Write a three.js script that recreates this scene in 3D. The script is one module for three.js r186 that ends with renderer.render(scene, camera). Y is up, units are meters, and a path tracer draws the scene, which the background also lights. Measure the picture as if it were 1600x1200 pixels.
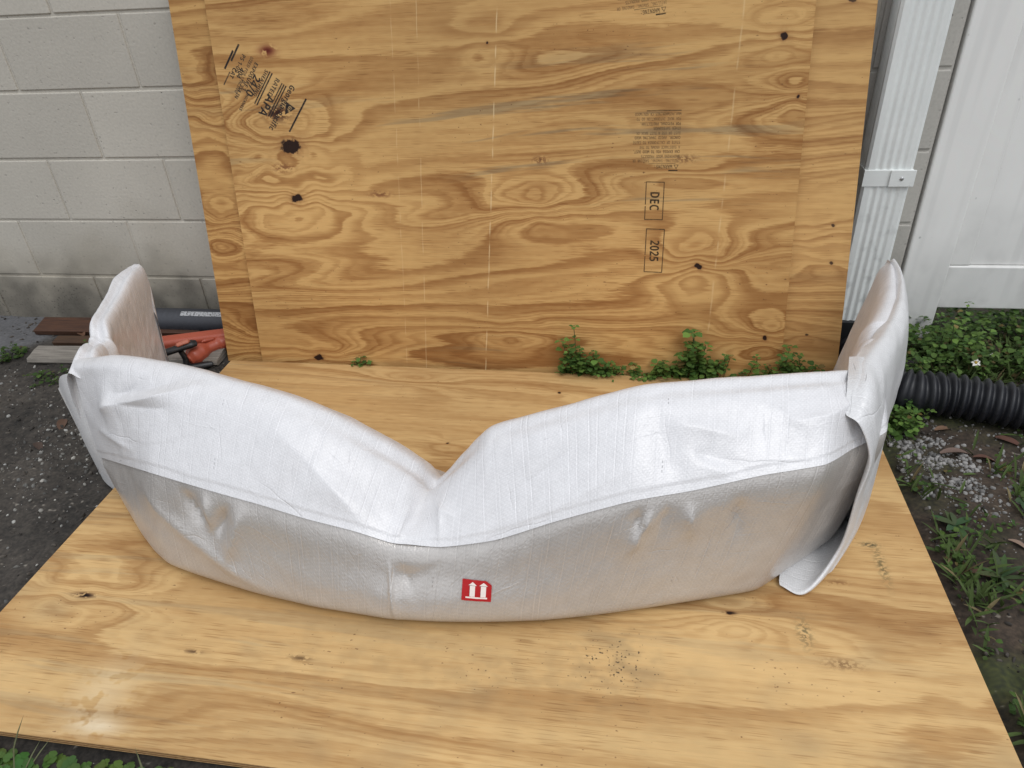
import * as THREE from 'three';
import { mergeGeometries, mergeVertices } from 'three/addons/utils/BufferGeometryUtils.js';
import { RoundedBoxGeometry } from 'three/addons/geometries/RoundedBoxGeometry.js';

// ------------------------------------------------------------------ camera, sky, sun, exposure
const scene = new THREE.Scene();
const camera = new THREE.PerspectiveCamera(56.24, 4 / 3, 0.02, 400);
camera.position.set(0.2087, 1.1473, 2.0743);
camera.rotation.set(-0.5749, 0.1796, -0.0603, 'YXZ');
const renderer = new THREE.WebGLRenderer({ antialias: true });
renderer.setSize(1024, 768);
renderer.toneMapping = THREE.LinearToneMapping;
renderer.toneMappingExposure = 0.9;
renderer.shadowMap.enabled = true;
const SUN = new THREE.Vector3(0.38, 0.85, 0.42).normalize();
{ // overcast sky: bright at the zenith, dimmer at the horizon, a broad glow where the sun hides
  const w = 256, h = 128, d = new Float32Array(w * h * 4), v = new THREE.Vector3();
  for (let j = 0; j < h; j++) for (let i = 0; i < w; i++) {
    const el = ((j + 0.5) / h - 0.5) * Math.PI, az = ((i + 0.5) / w - 0.5) * 2 * Math.PI;
    v.set(Math.cos(el) * Math.cos(az), Math.sin(el), Math.cos(el) * Math.sin(az));
    const up = Math.max(0, v.y), g = Math.pow(Math.max(0, v.dot(SUN)), 6);
    let L = v.y > 0 ? 1.3 * (1 + 0.9 * up) / 1.9 + 0.5 * g : 0.2;
    if (v.y < 0) L = 0.2 + 0.24 * Math.exp(v.y * 30);
    const k = (j * w + i) * 4;
    d[k] = L * 0.965; d[k + 1] = L * 0.995; d[k + 2] = L * 1.05; d[k + 3] = 1;
  }
  const t = new THREE.DataTexture(d, w, h, THREE.RGBAFormat, THREE.FloatType);
  t.mapping = THREE.EquirectangularReflectionMapping; t.magFilter = THREE.LinearFilter; t.minFilter = THREE.LinearFilter; t.needsUpdate = true;
  scene.background = t; scene.environment = t; scene.environmentIntensity = 1;
}
const sun = new THREE.DirectionalLight(new THREE.Color(1, 0.97, 0.93), 0.75);
sun.position.copy(SUN).multiplyScalar(8); sun.castShadow = true; sun.shadow.radius = 45; sun.shadow.mapSize.set(2048, 2048);
Object.assign(sun.shadow.camera, { left: -4, right: 4, top: 4, bottom: -4, near: 0.5, far: 20 });
sun.name = 'sun'; scene.add(sun);

// ------------------------------------------------------------------ helpers
let seed = 12345;
const rnd = () => { seed = (seed + 0x6D2B79F5) | 0; let t = Math.imul(seed ^ (seed >>> 15), 1 | seed); t = (t + Math.imul(t ^ (t >>> 7), 61 | t)) ^ t; return ((t ^ (t >>> 14)) >>> 0) / 4294967296; };
const rr = (a, b) => a + (b - a) * rnd();
const PERM = new Uint8Array(512), GX = new Float32Array(256), GY = new Float32Array(256);
{ const p = [...Array(256).keys()]; for (let i = 255; i > 0; i--) { const j = Math.floor(rnd() * (i + 1)); [p[i], p[j]] = [p[j], p[i]]; }
  for (let i = 0; i < 512; i++) PERM[i] = p[i & 255]; for (let i = 0; i < 256; i++) { const a = rnd() * Math.PI * 2; GX[i] = Math.cos(a); GY[i] = Math.sin(a); } }
function noise(x, y, px = 256, py = 256) {
  const fx = Math.floor(x), fy = Math.floor(y), u = x - fx, v = y - fy;
  const x0 = ((fx % px) + px) % px & 255, y0 = ((fy % py) + py) % py & 255, x1 = (x0 + 1) % px & 255, y1 = (y0 + 1) % py & 255;
  const a = PERM[PERM[x0] + y0], b = PERM[PERM[x1] + y0], c = PERM[PERM[x0] + y1], e = PERM[PERM[x1] + y1];
  const su = u * u * u * (u * (u * 6 - 15) + 10), sv = v * v * v * (v * (v * 6 - 15) + 10);
  const n0 = GX[a] * u + GY[a] * v, n1 = GX[b] * (u - 1) + GY[b] * v, n2 = GX[c] * u + GY[c] * (v - 1), n3 = GX[e] * (u - 1) + GY[e] * (v - 1);
  return (n0 + (n1 - n0) * su + ((n2 + (n3 - n2) * su) - (n0 + (n1 - n0) * su)) * sv) * 1.5;
}
const fbm = (x, y, o = 4) => { let s = 0, a = 0.5; for (let i = 0; i < o; i++) { s += a * noise(x, y); x = x * 2.03 + 17.3; y = y * 2.03 + 9.1; a *= 0.5; } return s; };
const ss = (a, b, x) => { const t = Math.min(1, Math.max(0, (x - a) / (b - a))); return t * t * (3 - 2 * t); };
const sq = x => x * x;
const mix = (a, b, t) => a + (b - a) * t;
const names = {};
function numbered(n) { if (!(n in names)) { names[n] = 0; return n; } names[n]++; return n + '_' + String(names[n]).padStart(3, '0'); }
function tag(o, label, category, group, kind) { o.userData.label = label; if (category) o.userData.category = category; if (group) o.userData.group = group; if (kind) o.userData.kind = kind; return o; }
function shadow(m) { m.castShadow = true; m.receiveShadow = true; return m; }
function mesh(name, geo, mat, parent) { const m = shadow(new THREE.Mesh(geo, mat)); m.name = parent && parent !== scene ? name : numbered(name); (parent || scene).add(m); return m; }
function thing(name, label, category, pos = [0, 0, 0], group) { const o = new THREE.Group(); o.name = numbered(name); o.position.set(...pos); scene.add(o); return tag(o, label, category, group); }
function canvasOf(w, h, fill) { const c = document.createElement('canvas'); c.width = w; c.height = h; const x = c.getContext('2d'); if (fill) fill(x, c); return c; }
function pixelTexture(w, h, f, srgb = true) { // f(u, v) with v up; returns [r,g,b] 0..255
  const c = canvasOf(w, h), x = c.getContext('2d'), im = x.createImageData(w, h), d = im.data;
  for (let j = 0; j < h; j++) for (let i = 0; i < w; i++) { const p = f((i + 0.5) / w, 1 - (j + 0.5) / h, i, j), k = (j * w + i) * 4; d[k] = p[0]; d[k + 1] = p[1]; d[k + 2] = p[2]; d[k + 3] = 255; }
  x.putImageData(im, 0, 0);
  const t = new THREE.CanvasTexture(c); if (srgb) t.colorSpace = THREE.SRGBColorSpace; t.anisotropy = 8; return t;
}
const lin = (r, g, b) => new THREE.Color().setRGB(r, g, b);
const std = (color, roughness, extra = {}) => new THREE.MeshStandardMaterial({ color, roughness, ...extra });

// ------------------------------------------------------------------ plywood
// rotary-cut pine veneer: growth bands are level sets of a stretched, folded noise; knots bend them
function plywood(W, H, ppm, o) {
  const w = Math.round(W * ppm), h = Math.round(H * ppm), sx = o.seed * 13.7, sy = o.seed * 7.3;
  let ink = null;
  if (o.stamp) { const c = canvasOf(w, h), x = c.getContext('2d'); x.scale(ppm, ppm); o.stamp(x, H); ink = x.getImageData(0, 0, w, h).data; }
  const K = o.knots || [], LT = o.light, DK = o.dark, out = [0, 0, 0];
  return pixelTexture(w, h, (u, v, i, j) => {
    const x = u * W, y = v * H;
    const wy = y + 0.03 * noise(x * 1.1 + sx, y * 2.2 + sy) + 0.008 * noise(x * 3.4 + sx, y * 9 + sy) + (o.slope || 0) * x;
    let s = o.base * wy + o.amp * (noise(x * 0.62 + sx + 3, wy * 3.1 + sy) + 0.5 * noise(x * 1.2 + sx, wy * 8.3 + sy + 9) + 0.18 * noise(x * 2.3 + sx + 31, wy * 19 + sy));
    let hole = 0, halo = 0;
    for (const k of K) {
      const dx = (x - k[0]), dy = (y - k[1]); if (Math.abs(dx) > 0.42 || Math.abs(dy) > 0.24) continue;
      const ax = dx / k[2], ay = dy / k[3], e = Math.exp(-0.5 * (ax * ax + ay * ay));
      s += k[4] * ay * e + k[4] * 0.25 * e * noise(x * 14, y * 20);
      if (k[5]) { const a = Math.atan2(dy, dx), r = Math.hypot(dx / 1.15, dy) / (k[5] * (1 + 0.16 * Math.sin(a * 2 + k[0] * 40) + 0.3 * noise(x * 85, y * 85) + 0.1 * noise(x * 260, y * 260))); hole = Math.max(hole, 1 - ss(0.82, 1.08, r)); halo = Math.max(halo, 0.75 * Math.exp(-Math.max(0, r - 0.9) * 1.6)); }
    }
    const rag = 0.07 * noise(x * 14 + sx, y * 130) + 0.06 * noise(x * 40, y * 420) + 0.06 * noise(x * 7, y * 260);
    const f0 = s + rag, f = f0 - Math.floor(f0), id = Math.floor(f0);
    let dk = ss(0.12, 0.8, f) * (1 - ss(0.84, 1.0, f)); const s2 = s * 3.7 + 1.6 * rag + 0.4 * noise(x * 3, y * 12), f2 = s2 - Math.floor(s2), fine = ss(0.3, 0.75, f2) * (1 - ss(0.85, 1.0, f2)) * ss(-0.35, 0.35, noise(x * 1.4 + sy, y * 4.5 + sx));
    dk *= 0.42 + 0.58 * (0.5 + 0.5 * Math.sin(id * 2.4 + 1.3 * noise(x * 1.3 + sx, y * 4)));
    const broad = noise(x * 1.6 + sx + 50, y * 7 + sy + 20), fiber = noise(x * 11 + sx, y * 430 + sy), fib2 = noise(x * 30 + sy, y * 900), mott = noise(x * 38, y * 70);
    let t = Math.min(1, Math.max(0, dk * o.contrast + 0.46 * o.contrast * fine + 0.17 * broad + 0.13 * fiber + 0.07 * fib2 + 0.06 * mott + 0.13 * noise(x * 3.5 + sx, y * 95 + sy) + 0.06));
    let r = mix(LT[0], DK[0], t), g = mix(LT[1], DK[1], t), b = mix(LT[2], DK[2], t);
    const lum = 1 + 0.05 * noise(x * 2.2 + 7, y * 3.1 + sx) + 0.03 * fiber; r *= lum; g *= lum; b *= lum;
    const pore = 0.16 * ss(0.35, 0.8, noise(x * 15 + sx, y * 480 + sy) + 0.25 * noise(x * 3, y * 9)); r *= 1 - pore * 0.8; g *= 1 - pore; b *= 1 - pore * 1.2;
    // blue stain streaks along the grain
    if (o.stain) { const st = ss(0.2, 0.62, noise(x * 1.4 + sx + 90, wy * 27 + sy + 5) + 0.35 * noise(x * 8, wy * 150)) * ss(-0.1, 0.35, noise(x * 0.9 + sx + 40, y * 2.2 + 3)) * o.stain; r = mix(r, r * 0.66 + 2, st); g = mix(g, g * 0.73 + 4, st); b = mix(b, b * 0.86 + 8, st); }
    // pitch flecks
    const fl = noise(x * 60 + 5, y * 190 + sx) + 0.5 * noise(x * 210, y * 330);
    const fk = ss(0.98, 1.2, fl + 0.3 * noise(x * 5, y * 6)) * 0.7; r = mix(r, 92, fk); g = mix(g, 62, fk); b = mix(b, 40, fk);
    halo *= 0.6 * (1 - hole); r = mix(r, 120, halo); g = mix(g, 76, halo); b = mix(b, 44, halo);
    const hn = 0.5 + 0.5 * noise(x * 500, y * 500); r = mix(r, 30 + 26 * hn, hole); g = mix(g, 18 + 17 * hn, hole); b = mix(b, 14 + 12 * hn, hole);
    out[0] = r; out[1] = g; out[2] = b;
    if (o.extra) o.extra(x, y, out);
    if (ink) { const k = (j * w + i) * 4, a = Math.min(1, ink[k + 3] / 255 * 1.25) * (0.72 + 0.28 * ss(-0.35, 0.2, noise(x * 150, y * 400) + 0.5 * noise(x * 30, y * 30))); for (let c = 0; c < 3; c++) out[c] = mix(out[c], ink[k + c], a); }
    return out;
  });
}
// pale glue and tape lines, dirt: each a mark with a shape of its own
const glueLine = (x0, y0, x1, y1, wd, str) => (x, y, o) => { const t = (y - y0) / (y1 - y0), d = Math.abs(x - mix(x0, x1, t) - 0.0012 * noise(y * 20, x0)); if (d < wd) { const k = str * (1 - d / wd) * ss(-0.3, 0.25, noise(y * 22 + x0 * 9, x0 * 40)); o[0] = mix(o[0], 236, k); o[1] = mix(o[1], 214, k); o[2] = mix(o[2], 172, k); } };
const blot = (bx, by, wx, wy, col, str, fr = 60, thr = 0) => (x, y, o) => { const a = (x - bx) / wx, b = (y - by) / wy, r = a * a + b * b; if (r > 4) return; const k = str * Math.exp(-r * 1.1) * ss(thr, thr + 0.35, 0.3 + noise(x * fr + bx * 91, y * fr * 1.4) + 0.5 * noise(x * fr * 3, y * fr * 4)); o[0] = mix(o[0], col[0], k); o[1] = mix(o[1], col[1], k); o[2] = mix(o[2], col[2], k); };
const run = (...f) => (x, y, o) => { for (const g of f) g(x, y, o); };

function stampMill(x, H) { // rotated grade stamp and the two upside-down / turned stamps; x in metres, y down
  const ink = (a) => `rgba(34,32,33,${a})`;
  x.textBaseline = 'alphabetic';
  const at = (u, v, ang, fn) => { x.save(); x.translate(u, H - v); x.rotate(ang); fn(); x.restore(); };
  const text = (s, px, py, size, a = 0.85, font = 'bold', sq = 1) => { size *= 1.3; a = Math.min(1, a * 1.15); font = 'bold'; x.save(); x.translate(px, py); x.scale(size / 100 * sq, size / 100); x.font = `${font} 100px sans-serif`; x.fillStyle = ink(a); x.fillText(s, 0, 0); x.restore(); };
  const bar = (px, py, l, t, a = 0.85) => { x.fillStyle = ink(a); x.fillRect(px, py, l, t); };
  at(0.256, 0.786, 2.2, () => {
    bar(0, 0, 0.105, 0.0045);
    x.fillStyle = ink(0.9); x.beginPath(); x.moveTo(0.04, 0.016); x.lineTo(0.072, 0.034); x.lineTo(0.04, 0.046); x.closePath(); x.fill();
    x.fillStyle = 'rgba(200,165,110,0.9)'; x.save(); x.translate(0.043, 0.035); x.scale(0.00013, 0.00013); x.font = 'bold 100px sans-serif'; x.fillText('GP', 0, 0); x.restore();
    text('Georgia-Pacific', -0.008, 0.057, 0.0165, 0.88, '', 0.9);
    bar(0.004, 0.064, 0.1, 0.0032); bar(0.004, 0.0705, 0.1, 0.0032); bar(0.004, 0.077, 0.055, 0.003, 0.7);
    text('APA', 0.052, 0.101, 0.025, 0.9); text('RATED', 0.0, 0.1, 0.014, 0.55);
    bar(-0.002, 0.112, 0.1, 0.0034); bar(-0.002, 0.119, 0.1, 0.0034);
    text('SHEATHING', 0.0, 0.135, 0.011, 0.7); text('24/0', 0.028, 0.156, 0.023, 0.92, ''); text('THICKNESS', 0.083, 0.152, 0.008, 0.75);
    text('EXPOSURE 1', 0.0, 0.168, 0.0115, 0.7); text('0.354 IN', 0.062, 0.178, 0.011, 0.7);
    text('SIZED FOR SPACING', -0.006, 0.184, 0.009, 0.5); text('404', 0.036, 0.197, 0.014, 0.85, '');
    text('PS 1-09', 0.002, 0.208, 0.0125, 0.6); text('CAT', 0.048, 0.214, 0.0125, 0.85);
    bar(-0.012, 0.224, 0.05, 0.005, 0.75); bar(0.012, 0.231, 0.055, 0.005); bar(0.066, 0.216, 0.04, 0.003, 0.6);
  });
  const brown = 'rgba(52,41,28,';
  const warn = (u, v, rot) => at(u, v, Math.PI + rot, () => {
    const L = ['DRILLING, SAWING, SANDING OR', 'MACHINING WOOD PRODUCTS', 'CAN EXPOSE YOU TO WOOD DUST,', 'A SUBSTANCE KNOWN TO THE', 'STATE OF CALIFORNIA TO CAUSE', 'CANCER. AVOID INHALING WOOD', 'DUST OR USE A DUST MASK OR', 'OTHER SAFEGUARDS', 'FOR PERSONAL PROTECTION.', 'FOR MORE INFORMATION GO TO', 'WWW.P65WARNINGS.CA.GOV/WOOD'];
    const tx = (s, py, size, a, px = 0) => { x.save(); x.translate(px, py); x.scale(size / 100 * 0.74, size / 100); x.font = 'bold 100px monospace'; x.fillStyle = brown + a + ')'; x.fillText(s, 0, 0); x.restore(); };
    x.fillStyle = brown + '0.85)'; x.fillRect(0.004, -0.003, 0.024, 0.003);
    tx('WARNING:', 0.0125, 0.0135, 0.7, 0.018); x.strokeStyle = brown + '0.7)'; x.lineWidth = 0.0011; x.beginPath(); x.moveTo(0.003, 0.0125); x.lineTo(0.008, 0.003); x.lineTo(0.0135, 0.0125); x.closePath(); x.stroke();
    x.fillStyle = brown + '0.55)'; x.fillRect(0.01, 0.0155, 0.07, 0.0012);
    L.forEach((s, i) => tx(s, 0.0265 + i * 0.0116, 0.0098, 0.5 + 0.22 * ((i * 7) % 3) / 2));
    x.fillStyle = brown + '0.85)'; x.fillRect(0.0, 0.1468, 0.088, 0.0016);
  });
  warn(1.266, 0.592, 0); warn(1.222, 0.828 + 0.138, -0.1); 
  const box = (u, v, w, h, s, rot) => at(u, v, Math.PI / 2 + rot, () => {
    x.strokeStyle = brown + '0.8)'; x.lineWidth = 0.002; x.strokeRect(-w / 2, -h / 2, w, h); x.clearRect(w * 0.1, h / 2 - 0.002, 0.004, 0.004);
    x.save(); x.scale(0.00034 * 0.8, 0.00034); x.font = 'bold 100px sans-serif'; x.fillStyle = brown + '0.86)'; x.textAlign = 'center'; x.fillText(s, 0, 34); x.restore();
  });
  box(1.2045, 0.5115, 0.099, 0.047, 'DEC', 0.02); box(1.208, 0.3765, 0.119, 0.048, '2025', 0.03);
}
const WOOD_L = [208, 167, 108], WOOD_D = [150, 104, 58];
// knots: u, v, reach along grain, reach across, push, hole radius
const innerMap = plywood(1.57, 1.24, 1000, { seed: 3, base: 11, amp: 1.9, slope: -0.06, contrast: 0.72, stain: 0.5, light: WOOD_L, dark: WOOD_D, stamp: stampMill,
  knots: [[0.191, 0.663, 0.11, 0.06, 4.6, 0.022], [0.188, 0.52, 0.13, 0.055, 5.6, 0.0125], [0.767, 0.912, 0.07, 0.035, 2.0, 0.003], [1.503, 0.905, 0.07, 0.035, 2.3, 0.0085], [1.549, 0.767, 0.08, 0.04, 2.0, 0.004], [1.328, 0.335, 0.075, 0.055, 4.6, 0.008], [0.19, 0.028, 0.1, 0.035, 2.0, 0.011], [1.519, 0.133, 0.08, 0.04, 3.0, 0.006], [1.285, 0.58, 0.09, 0.02, 1.6, 0], [0.79, 0.13, 0.08, 0.035, 1.8, 0], [0.9, 0.48, 0.12, 0.05, 2.0, 0.0]],
  extra: run(glueLine(0.797, 1.0, 0.722, 0.04, 0.0022, 0.75), glueLine(0.585, 1.0, 0.55, 0.3, 0.0016, 0.5), glueLine(1.405, 1.0, 1.36, 0.05, 0.003, 0.38), glueLine(0.5, 0.62, 0.495, 0.5, 0.0015, 0.4),
    blot(0.16, 0.911, 0.022, 0.013, [96, 36, 26], 1.0, 40, -0.3), blot(0.165, 0.752, 0.035, 0.02, [52, 28, 20], 1.0, 50, 0.0), blot(0.9, 0.62, 0.02, 0.01, [110, 72, 46], 0.8, 90, 0.1), blot(0.16, 0.605, 0.03, 0.012, [120, 76, 48], 0.8, 90, 0.1), blot(0.44, 0.53, 0.03, 0.008, [120, 76, 48], 0.8, 90, 0.05), blot(1.28, 0.62, 0.03, 0.01, [110, 76, 48], 0.7, 120, 0.1)) });
const backMap = plywood(1.86, 1.24, 700, { seed: 8, base: 22, amp: 1.7, contrast: 0.7, stain: 0.1, light: [206, 163, 103], dark: [142, 96, 52],
  knots: [[0.05, 0.43, 0.06, 0.05, 2.5, 0], [0.03, 0.8, 0.09, 0.06, 2.5, 0], [0.06, 0.7, 0.06, 0.06, 2, 0], [0.11, 0.05, 0.06, 0.05, 2.6, 0], [1.815, 0.344, 0.05, 0.02, 1.0, 0.004], [1.81, 0.445, 0.06, 0.02, 0.8, 0.004], [1.8, 0.98, 0.06, 0.02, 0.8, 0.009], [1.75, 0.4, 0.08, 0.04, 1.5, 0], [1.77, 0.14, 0.03, 0.012, 0.6, 0.003]],
  extra: (x, y, o) => { if (x > 1.5) { o[0] = mix(o[0], 222, 0.22); o[1] = mix(o[1], 186, 0.22); o[2] = mix(o[2], 132, 0.22); } } });
const specks = (x, y, o) => { // tread dirt and soil crumbs on the board that lies on the ground
  const den = 0.22 * ss(0.75, 1.1, y) + 1.25 * Math.exp(-((x - 1.235) ** 2) / 0.008 - ((y - 0.96) ** 2) / 0.006) + 0.5 * Math.exp(-((x - 1.02) ** 2) / 0.012 - ((y - 1.0) ** 2) / 0.004) + 0.3 * Math.exp(-((x - 0.75) ** 2) / 0.04 - ((y - 1.0) ** 2) / 0.008);
  const n = noise(x * 230, y * 240) * 0.9 + 0.45 * noise(x * 90 + 4, y * 100) + 0.3 * noise(x * 520, y * 520); const k = 0.85 * ss(1.17 - den * 0.5, 1.32 - den * 0.5, n); o[0] = mix(o[0], 62, k); o[1] = mix(o[1], 52, k); o[2] = mix(o[2], 40, k);
  const sm = 0.3 * Math.min(1, den * 0.7) * ss(-0.25, 0.4, fbm(x * 22, y * 30, 3)); o[0] = mix(o[0], 104, sm); o[1] = mix(o[1], 90, sm); o[2] = mix(o[2], 70, sm);
  const gr = 0.22 * ss(0.05, 0.6, fbm(x * 5 + 3, y * 7, 3)) * ss(0.6, 1.0, y); o[0] = mix(o[0], 118, gr); o[1] = mix(o[1], 104, gr); o[2] = mix(o[2], 84, gr);
};
const floorMap = plywood(1.855, 1.219, 960, { seed: 5, base: 8, amp: 1.3, slope: 0.03, contrast: 0.52, stain: 0.2, light: [206, 171, 118], dark: [154, 113, 68],
  knots: [[0.147, 0.292, 0.11, 0.05, 2.6, 0.0], [1.445, 0.391, 0.06, 0.03, 1.4, 0.004], [0.61, 1.127, 0.09, 0.03, 1.8, 0], [1.05, 1.115, 0.02, 0.015, 0.4, 0.004], [0.786, 0.86, 0.03, 0.02, 0.5, 0.003], [1.788, 0.267, 0.12, 0.06, 1.4, 0]],
  extra: run((x, y, o) => specks(x, 1.219 - y, o),
    blot(0.147, 0.292, 0.02, 0.006, [38, 20, 12], 1.3, 70, -0.25), blot(1.446, 0.392, 0.011, 0.003, [40, 24, 16], 1.2, 50, -0.2), blot(1.746, 0.6, 0.016, 0.006, [78, 72, 52], 0.9, 140, 0), blot(1.755, 0.545, 0.009, 0.05, [104, 92, 62], 0.75, 110, 0.1), blot(1.575, 0.36, 0.012, 0.03, [96, 88, 62], 0.7, 130, 0.15), blot(1.63, 0.3, 0.03, 0.01, [120, 90, 58], 0.7, 120, 0.15), blot(1.66, 0.49, 0.02, 0.007, [128, 92, 56], 0.7, 60, 0.0),
    blot(0.33, 0.085, 0.06, 0.08, [222, 204, 172], 0.42, 26, -0.15), blot(0.36, 0.03, 0.05, 0.016, [232, 222, 200], 0.6, 30, -0.2), blot(0.66, 0.2, 0.02, 0.005, [104, 78, 50], 0.9, 60, -0.1), blot(0.45, 0.19, 0.018, 0.004, [96, 72, 48], 0.9, 60, -0.1), blot(1.76, 0.11, 0.1, 0.01, [120, 88, 54], 0.7, 60, 0.1)) });
const edgeMap = pixelTexture(512, 32, (u, v) => { const b = Math.floor(v * 5) % 2, n = noise(u * 60, v * 6) * 22 + noise(u * 200, v * 20) * 14; return b ? [128 + n, 92 + n, 58 + n] : [188 + n, 150 + n, 100 + n]; });
edgeMap.wrapS = THREE.RepeatWrapping;
function woodMat(map) { return new THREE.MeshPhysicalMaterial({ map, bumpMap: map, bumpScale: 0.0007, roughness: 0.62, specularIntensity: 0.4 }); }
const edgeMat = std(lin(1, 1, 1), 0.8, { map: edgeMap });
// sheet from its four front corners (BL, BR, TR, TL) with a thickness behind; veneer and edge are its parts
function sheet(name, label, c, th, map) {
  const P = c.map(a => new THREE.Vector3(...a)), n = P[1].clone().sub(P[0]).cross(P[3].clone().sub(P[0])).normalize(), Bk = P.map(p => p.clone().addScaledVector(n, -th));
  const ctr = P[0].clone().add(P[1]).multiplyScalar(0.5);
  const g = thing(name, label, 'plywood sheet', ctr.toArray());
  const quad = (q, uv) => { const b = new THREE.BufferGeometry(), I = [0, 1, 2, 0, 2, 3]; b.setAttribute('position', new THREE.Float32BufferAttribute(I.flatMap(i => q[i].clone().sub(ctr).toArray()), 3)); b.setAttribute('uv', new THREE.Float32BufferAttribute(I.flatMap(i => uv[i]), 2)); b.computeVertexNormals(); return b; };
  const U = [[0, 0], [1, 0], [1, 1], [0, 1]];
  // fine grid so that the trapezoid keeps its grain straight
  const N = 24, pos = [], uv = [], idx = []; for (let j = 0; j <= N; j++) for (let i = 0; i <= N; i++) { const a = i / N, b = j / N, p = P[0].clone().lerp(P[1], a).lerp(P[3].clone().lerp(P[2], a), b).sub(ctr); pos.push(...p.toArray()); uv.push(a, b); if (i < N && j < N) { const k = j * (N + 1) + i; idx.push(k, k + 1, k + N + 2, k, k + N + 2, k + N + 1); } }
  const f = new THREE.BufferGeometry(); f.setAttribute('position', new THREE.Float32BufferAttribute(pos, 3)); f.setAttribute('uv', new THREE.Float32BufferAttribute(uv, 2)); f.setIndex(idx); f.computeVertexNormals();
  mesh('face_veneer', f, woodMat(map), g);
  const sides = []; for (let i = 0; i < 4; i++) { const j = (i + 1) % 4, l = P[i].distanceTo(P[j]); sides.push(quad([Bk[i], Bk[j], P[j], P[i]], [[0, 0], [l * 2, 0], [l * 2, 1], [0, 1]])); }
  sides.push(quad([Bk[1], Bk[0], Bk[3], Bk[2]], U));
  mesh('edge_plies', mergeGeometries(sides), edgeMat, g);
  return g;
}
const bz = y => 0.265 - 0.2 * y, iz = y => 0.281 - 0.2 * y;
sheet('plywood_sheet', 'widest plywood sheet, leaning behind the stamped sheet against the block wall', [[-1.037, 0.003, bz(0.003)], [0.806, 0.003, bz(0.003)], [0.757, 1.2, bz(1.2)], [-1.024, 1.2, bz(1.2)]], 0.012, backMap);
sheet('plywood_sheet', 'upright plywood sheet printed with black stamps and the date DEC 2025', [[-0.911, 0.006, iz(0.006)], [0.652, 0.006, iz(0.006)], [0.62, 1.2, iz(1.2)], [-0.914, 1.2, iz(1.2)]], 0.012, innerMap);
{ const a = -0.00598, W = 1.855, D = 1.219, ca = Math.cos(a), sa = Math.sin(a), bx = -1.0116, b0 = 0.2877, y = 0.02, BL = [bx, y, b0], BR = [bx + W * ca, y, b0 - W * sa];
  sheet('plywood_sheet', 'plywood sheet lying flat on the ground under the white wrapped package', [[BL[0] + D * sa, y, BL[2] + D * ca], [BR[0] + D * sa, y, BR[2] + D * ca], BR, BL], 0.014, floorMap); }

// ------------------------------------------------------------------ ground
const underBoard = (x, z) => x > -1.03 && x < 0.87 && z > 0.24 && z < 1.53;
const concreteAt = (x, z) => ss(0.0, 0.12, -1.72 - (z - 0.1) * 0.35 - x + 0.12 * noise(x * 3, z * 3)) * ss(-0.1, 0.1, 0.75 - z);
const groundMap = pixelTexture(2048, 1365, (u, v) => {
  const x = -2.5 + u * 4.5, z = -0.3 + (1 - v) * 3;
  const n = fbm(x * 5, z * 5, 4), f = noise(x * 120, z * 120), f2 = noise(x * 320, z * 320), m = noise(x * 40, z * 40);
  let r = 56 + 24 * n + 12 * m + 14 * f + 12 * f2, g = r * 0.925, b = r * 0.84;
  const right = ss(0.3, 0.8, x); r *= mix(1, 1.05, right); g *= mix(1, 0.95, right); b *= mix(1, 0.86, right);
  const moss = right * ss(0.0, 0.5, fbm(x * 4 + 40, z * 4, 3) + 0.1); r = mix(r, 58 + 16 * f, moss * 0.7); g = mix(g, 68 + 18 * f, moss * 0.7); b = mix(b, 34, moss * 0.7);
  const cc = concreteAt(x, z); const cg = 92 + 12 * n + 12 * f + 8 * m; r = mix(r, cg, cc); g = mix(g, cg, cc); b = mix(b, cg * 1.02, cc);
  const pale = ss(0.62, 0.85, noise(x * 75 + 3, z * 75) + 0.35 * noise(x * 9, z * 9) - 0.05) * (1 - cc); r = mix(r, 150, pale * 0.7); g = mix(g, 143, pale * 0.7); b = mix(b, 132, pale * 0.7);
  return [r, g, b];
});
groundMap.wrapS = groundMap.wrapT = THREE.MirroredRepeatWrapping;
const groundY = (x, z) => { let y = 0.014 * fbm(x * 3, z * 3, 3) + 0.006 * noise(x * 22, z * 22) * (1 - concreteAt(x, z)); if (underBoard(x, z)) y = -0.012 + Math.min(0, y); return y; };
{ const ax = [], az = []; for (let v of [-120, -50, -20, -9, -5, -3.4]) ax.push(v); for (let i = 0; i <= 240; i++) ax.push(-2.6 + i * 0.02); for (let v of [3, 5, 9, 20, 50, 120]) ax.push(v);
  for (let v of [-120, -50, -20, -8, -3, -1.2]) az.push(v); for (let i = 0; i <= 150; i++) az.push(-0.5 + i * 0.02); for (let v of [3, 5, 9, 20, 50, 120]) az.push(v);
  const pos = [], uv = [], idx = [], nx = ax.length; az.forEach((z, j) => ax.forEach((x, i) => { pos.push(x, Math.abs(x) < 4 && z > -1 && z < 4 ? groundY(x, z) : -0.01, z); uv.push((x + 2.5) / 4.5, 1 - (z + 0.3) / 3); if (i < nx - 1 && j < az.length - 1) { const k = j * nx + i; idx.push(k, k + nx, k + 1, k + 1, k + nx, k + nx + 1); } }));
  const g = new THREE.BufferGeometry(); g.setAttribute('position', new THREE.Float32BufferAttribute(pos, 3)); g.setAttribute('uv', new THREE.Float32BufferAttribute(uv, 2)); g.setIndex(idx); g.computeVertexNormals();
  const m = mesh('ground', g, std(lin(1, 1, 1), 0.95, { map: groundMap, bumpMap: groundMap, bumpScale: 0.006 })); tag(m, 'dark bare soil with grit and worn paving around the plywood', null, null, 'structure'); }

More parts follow.
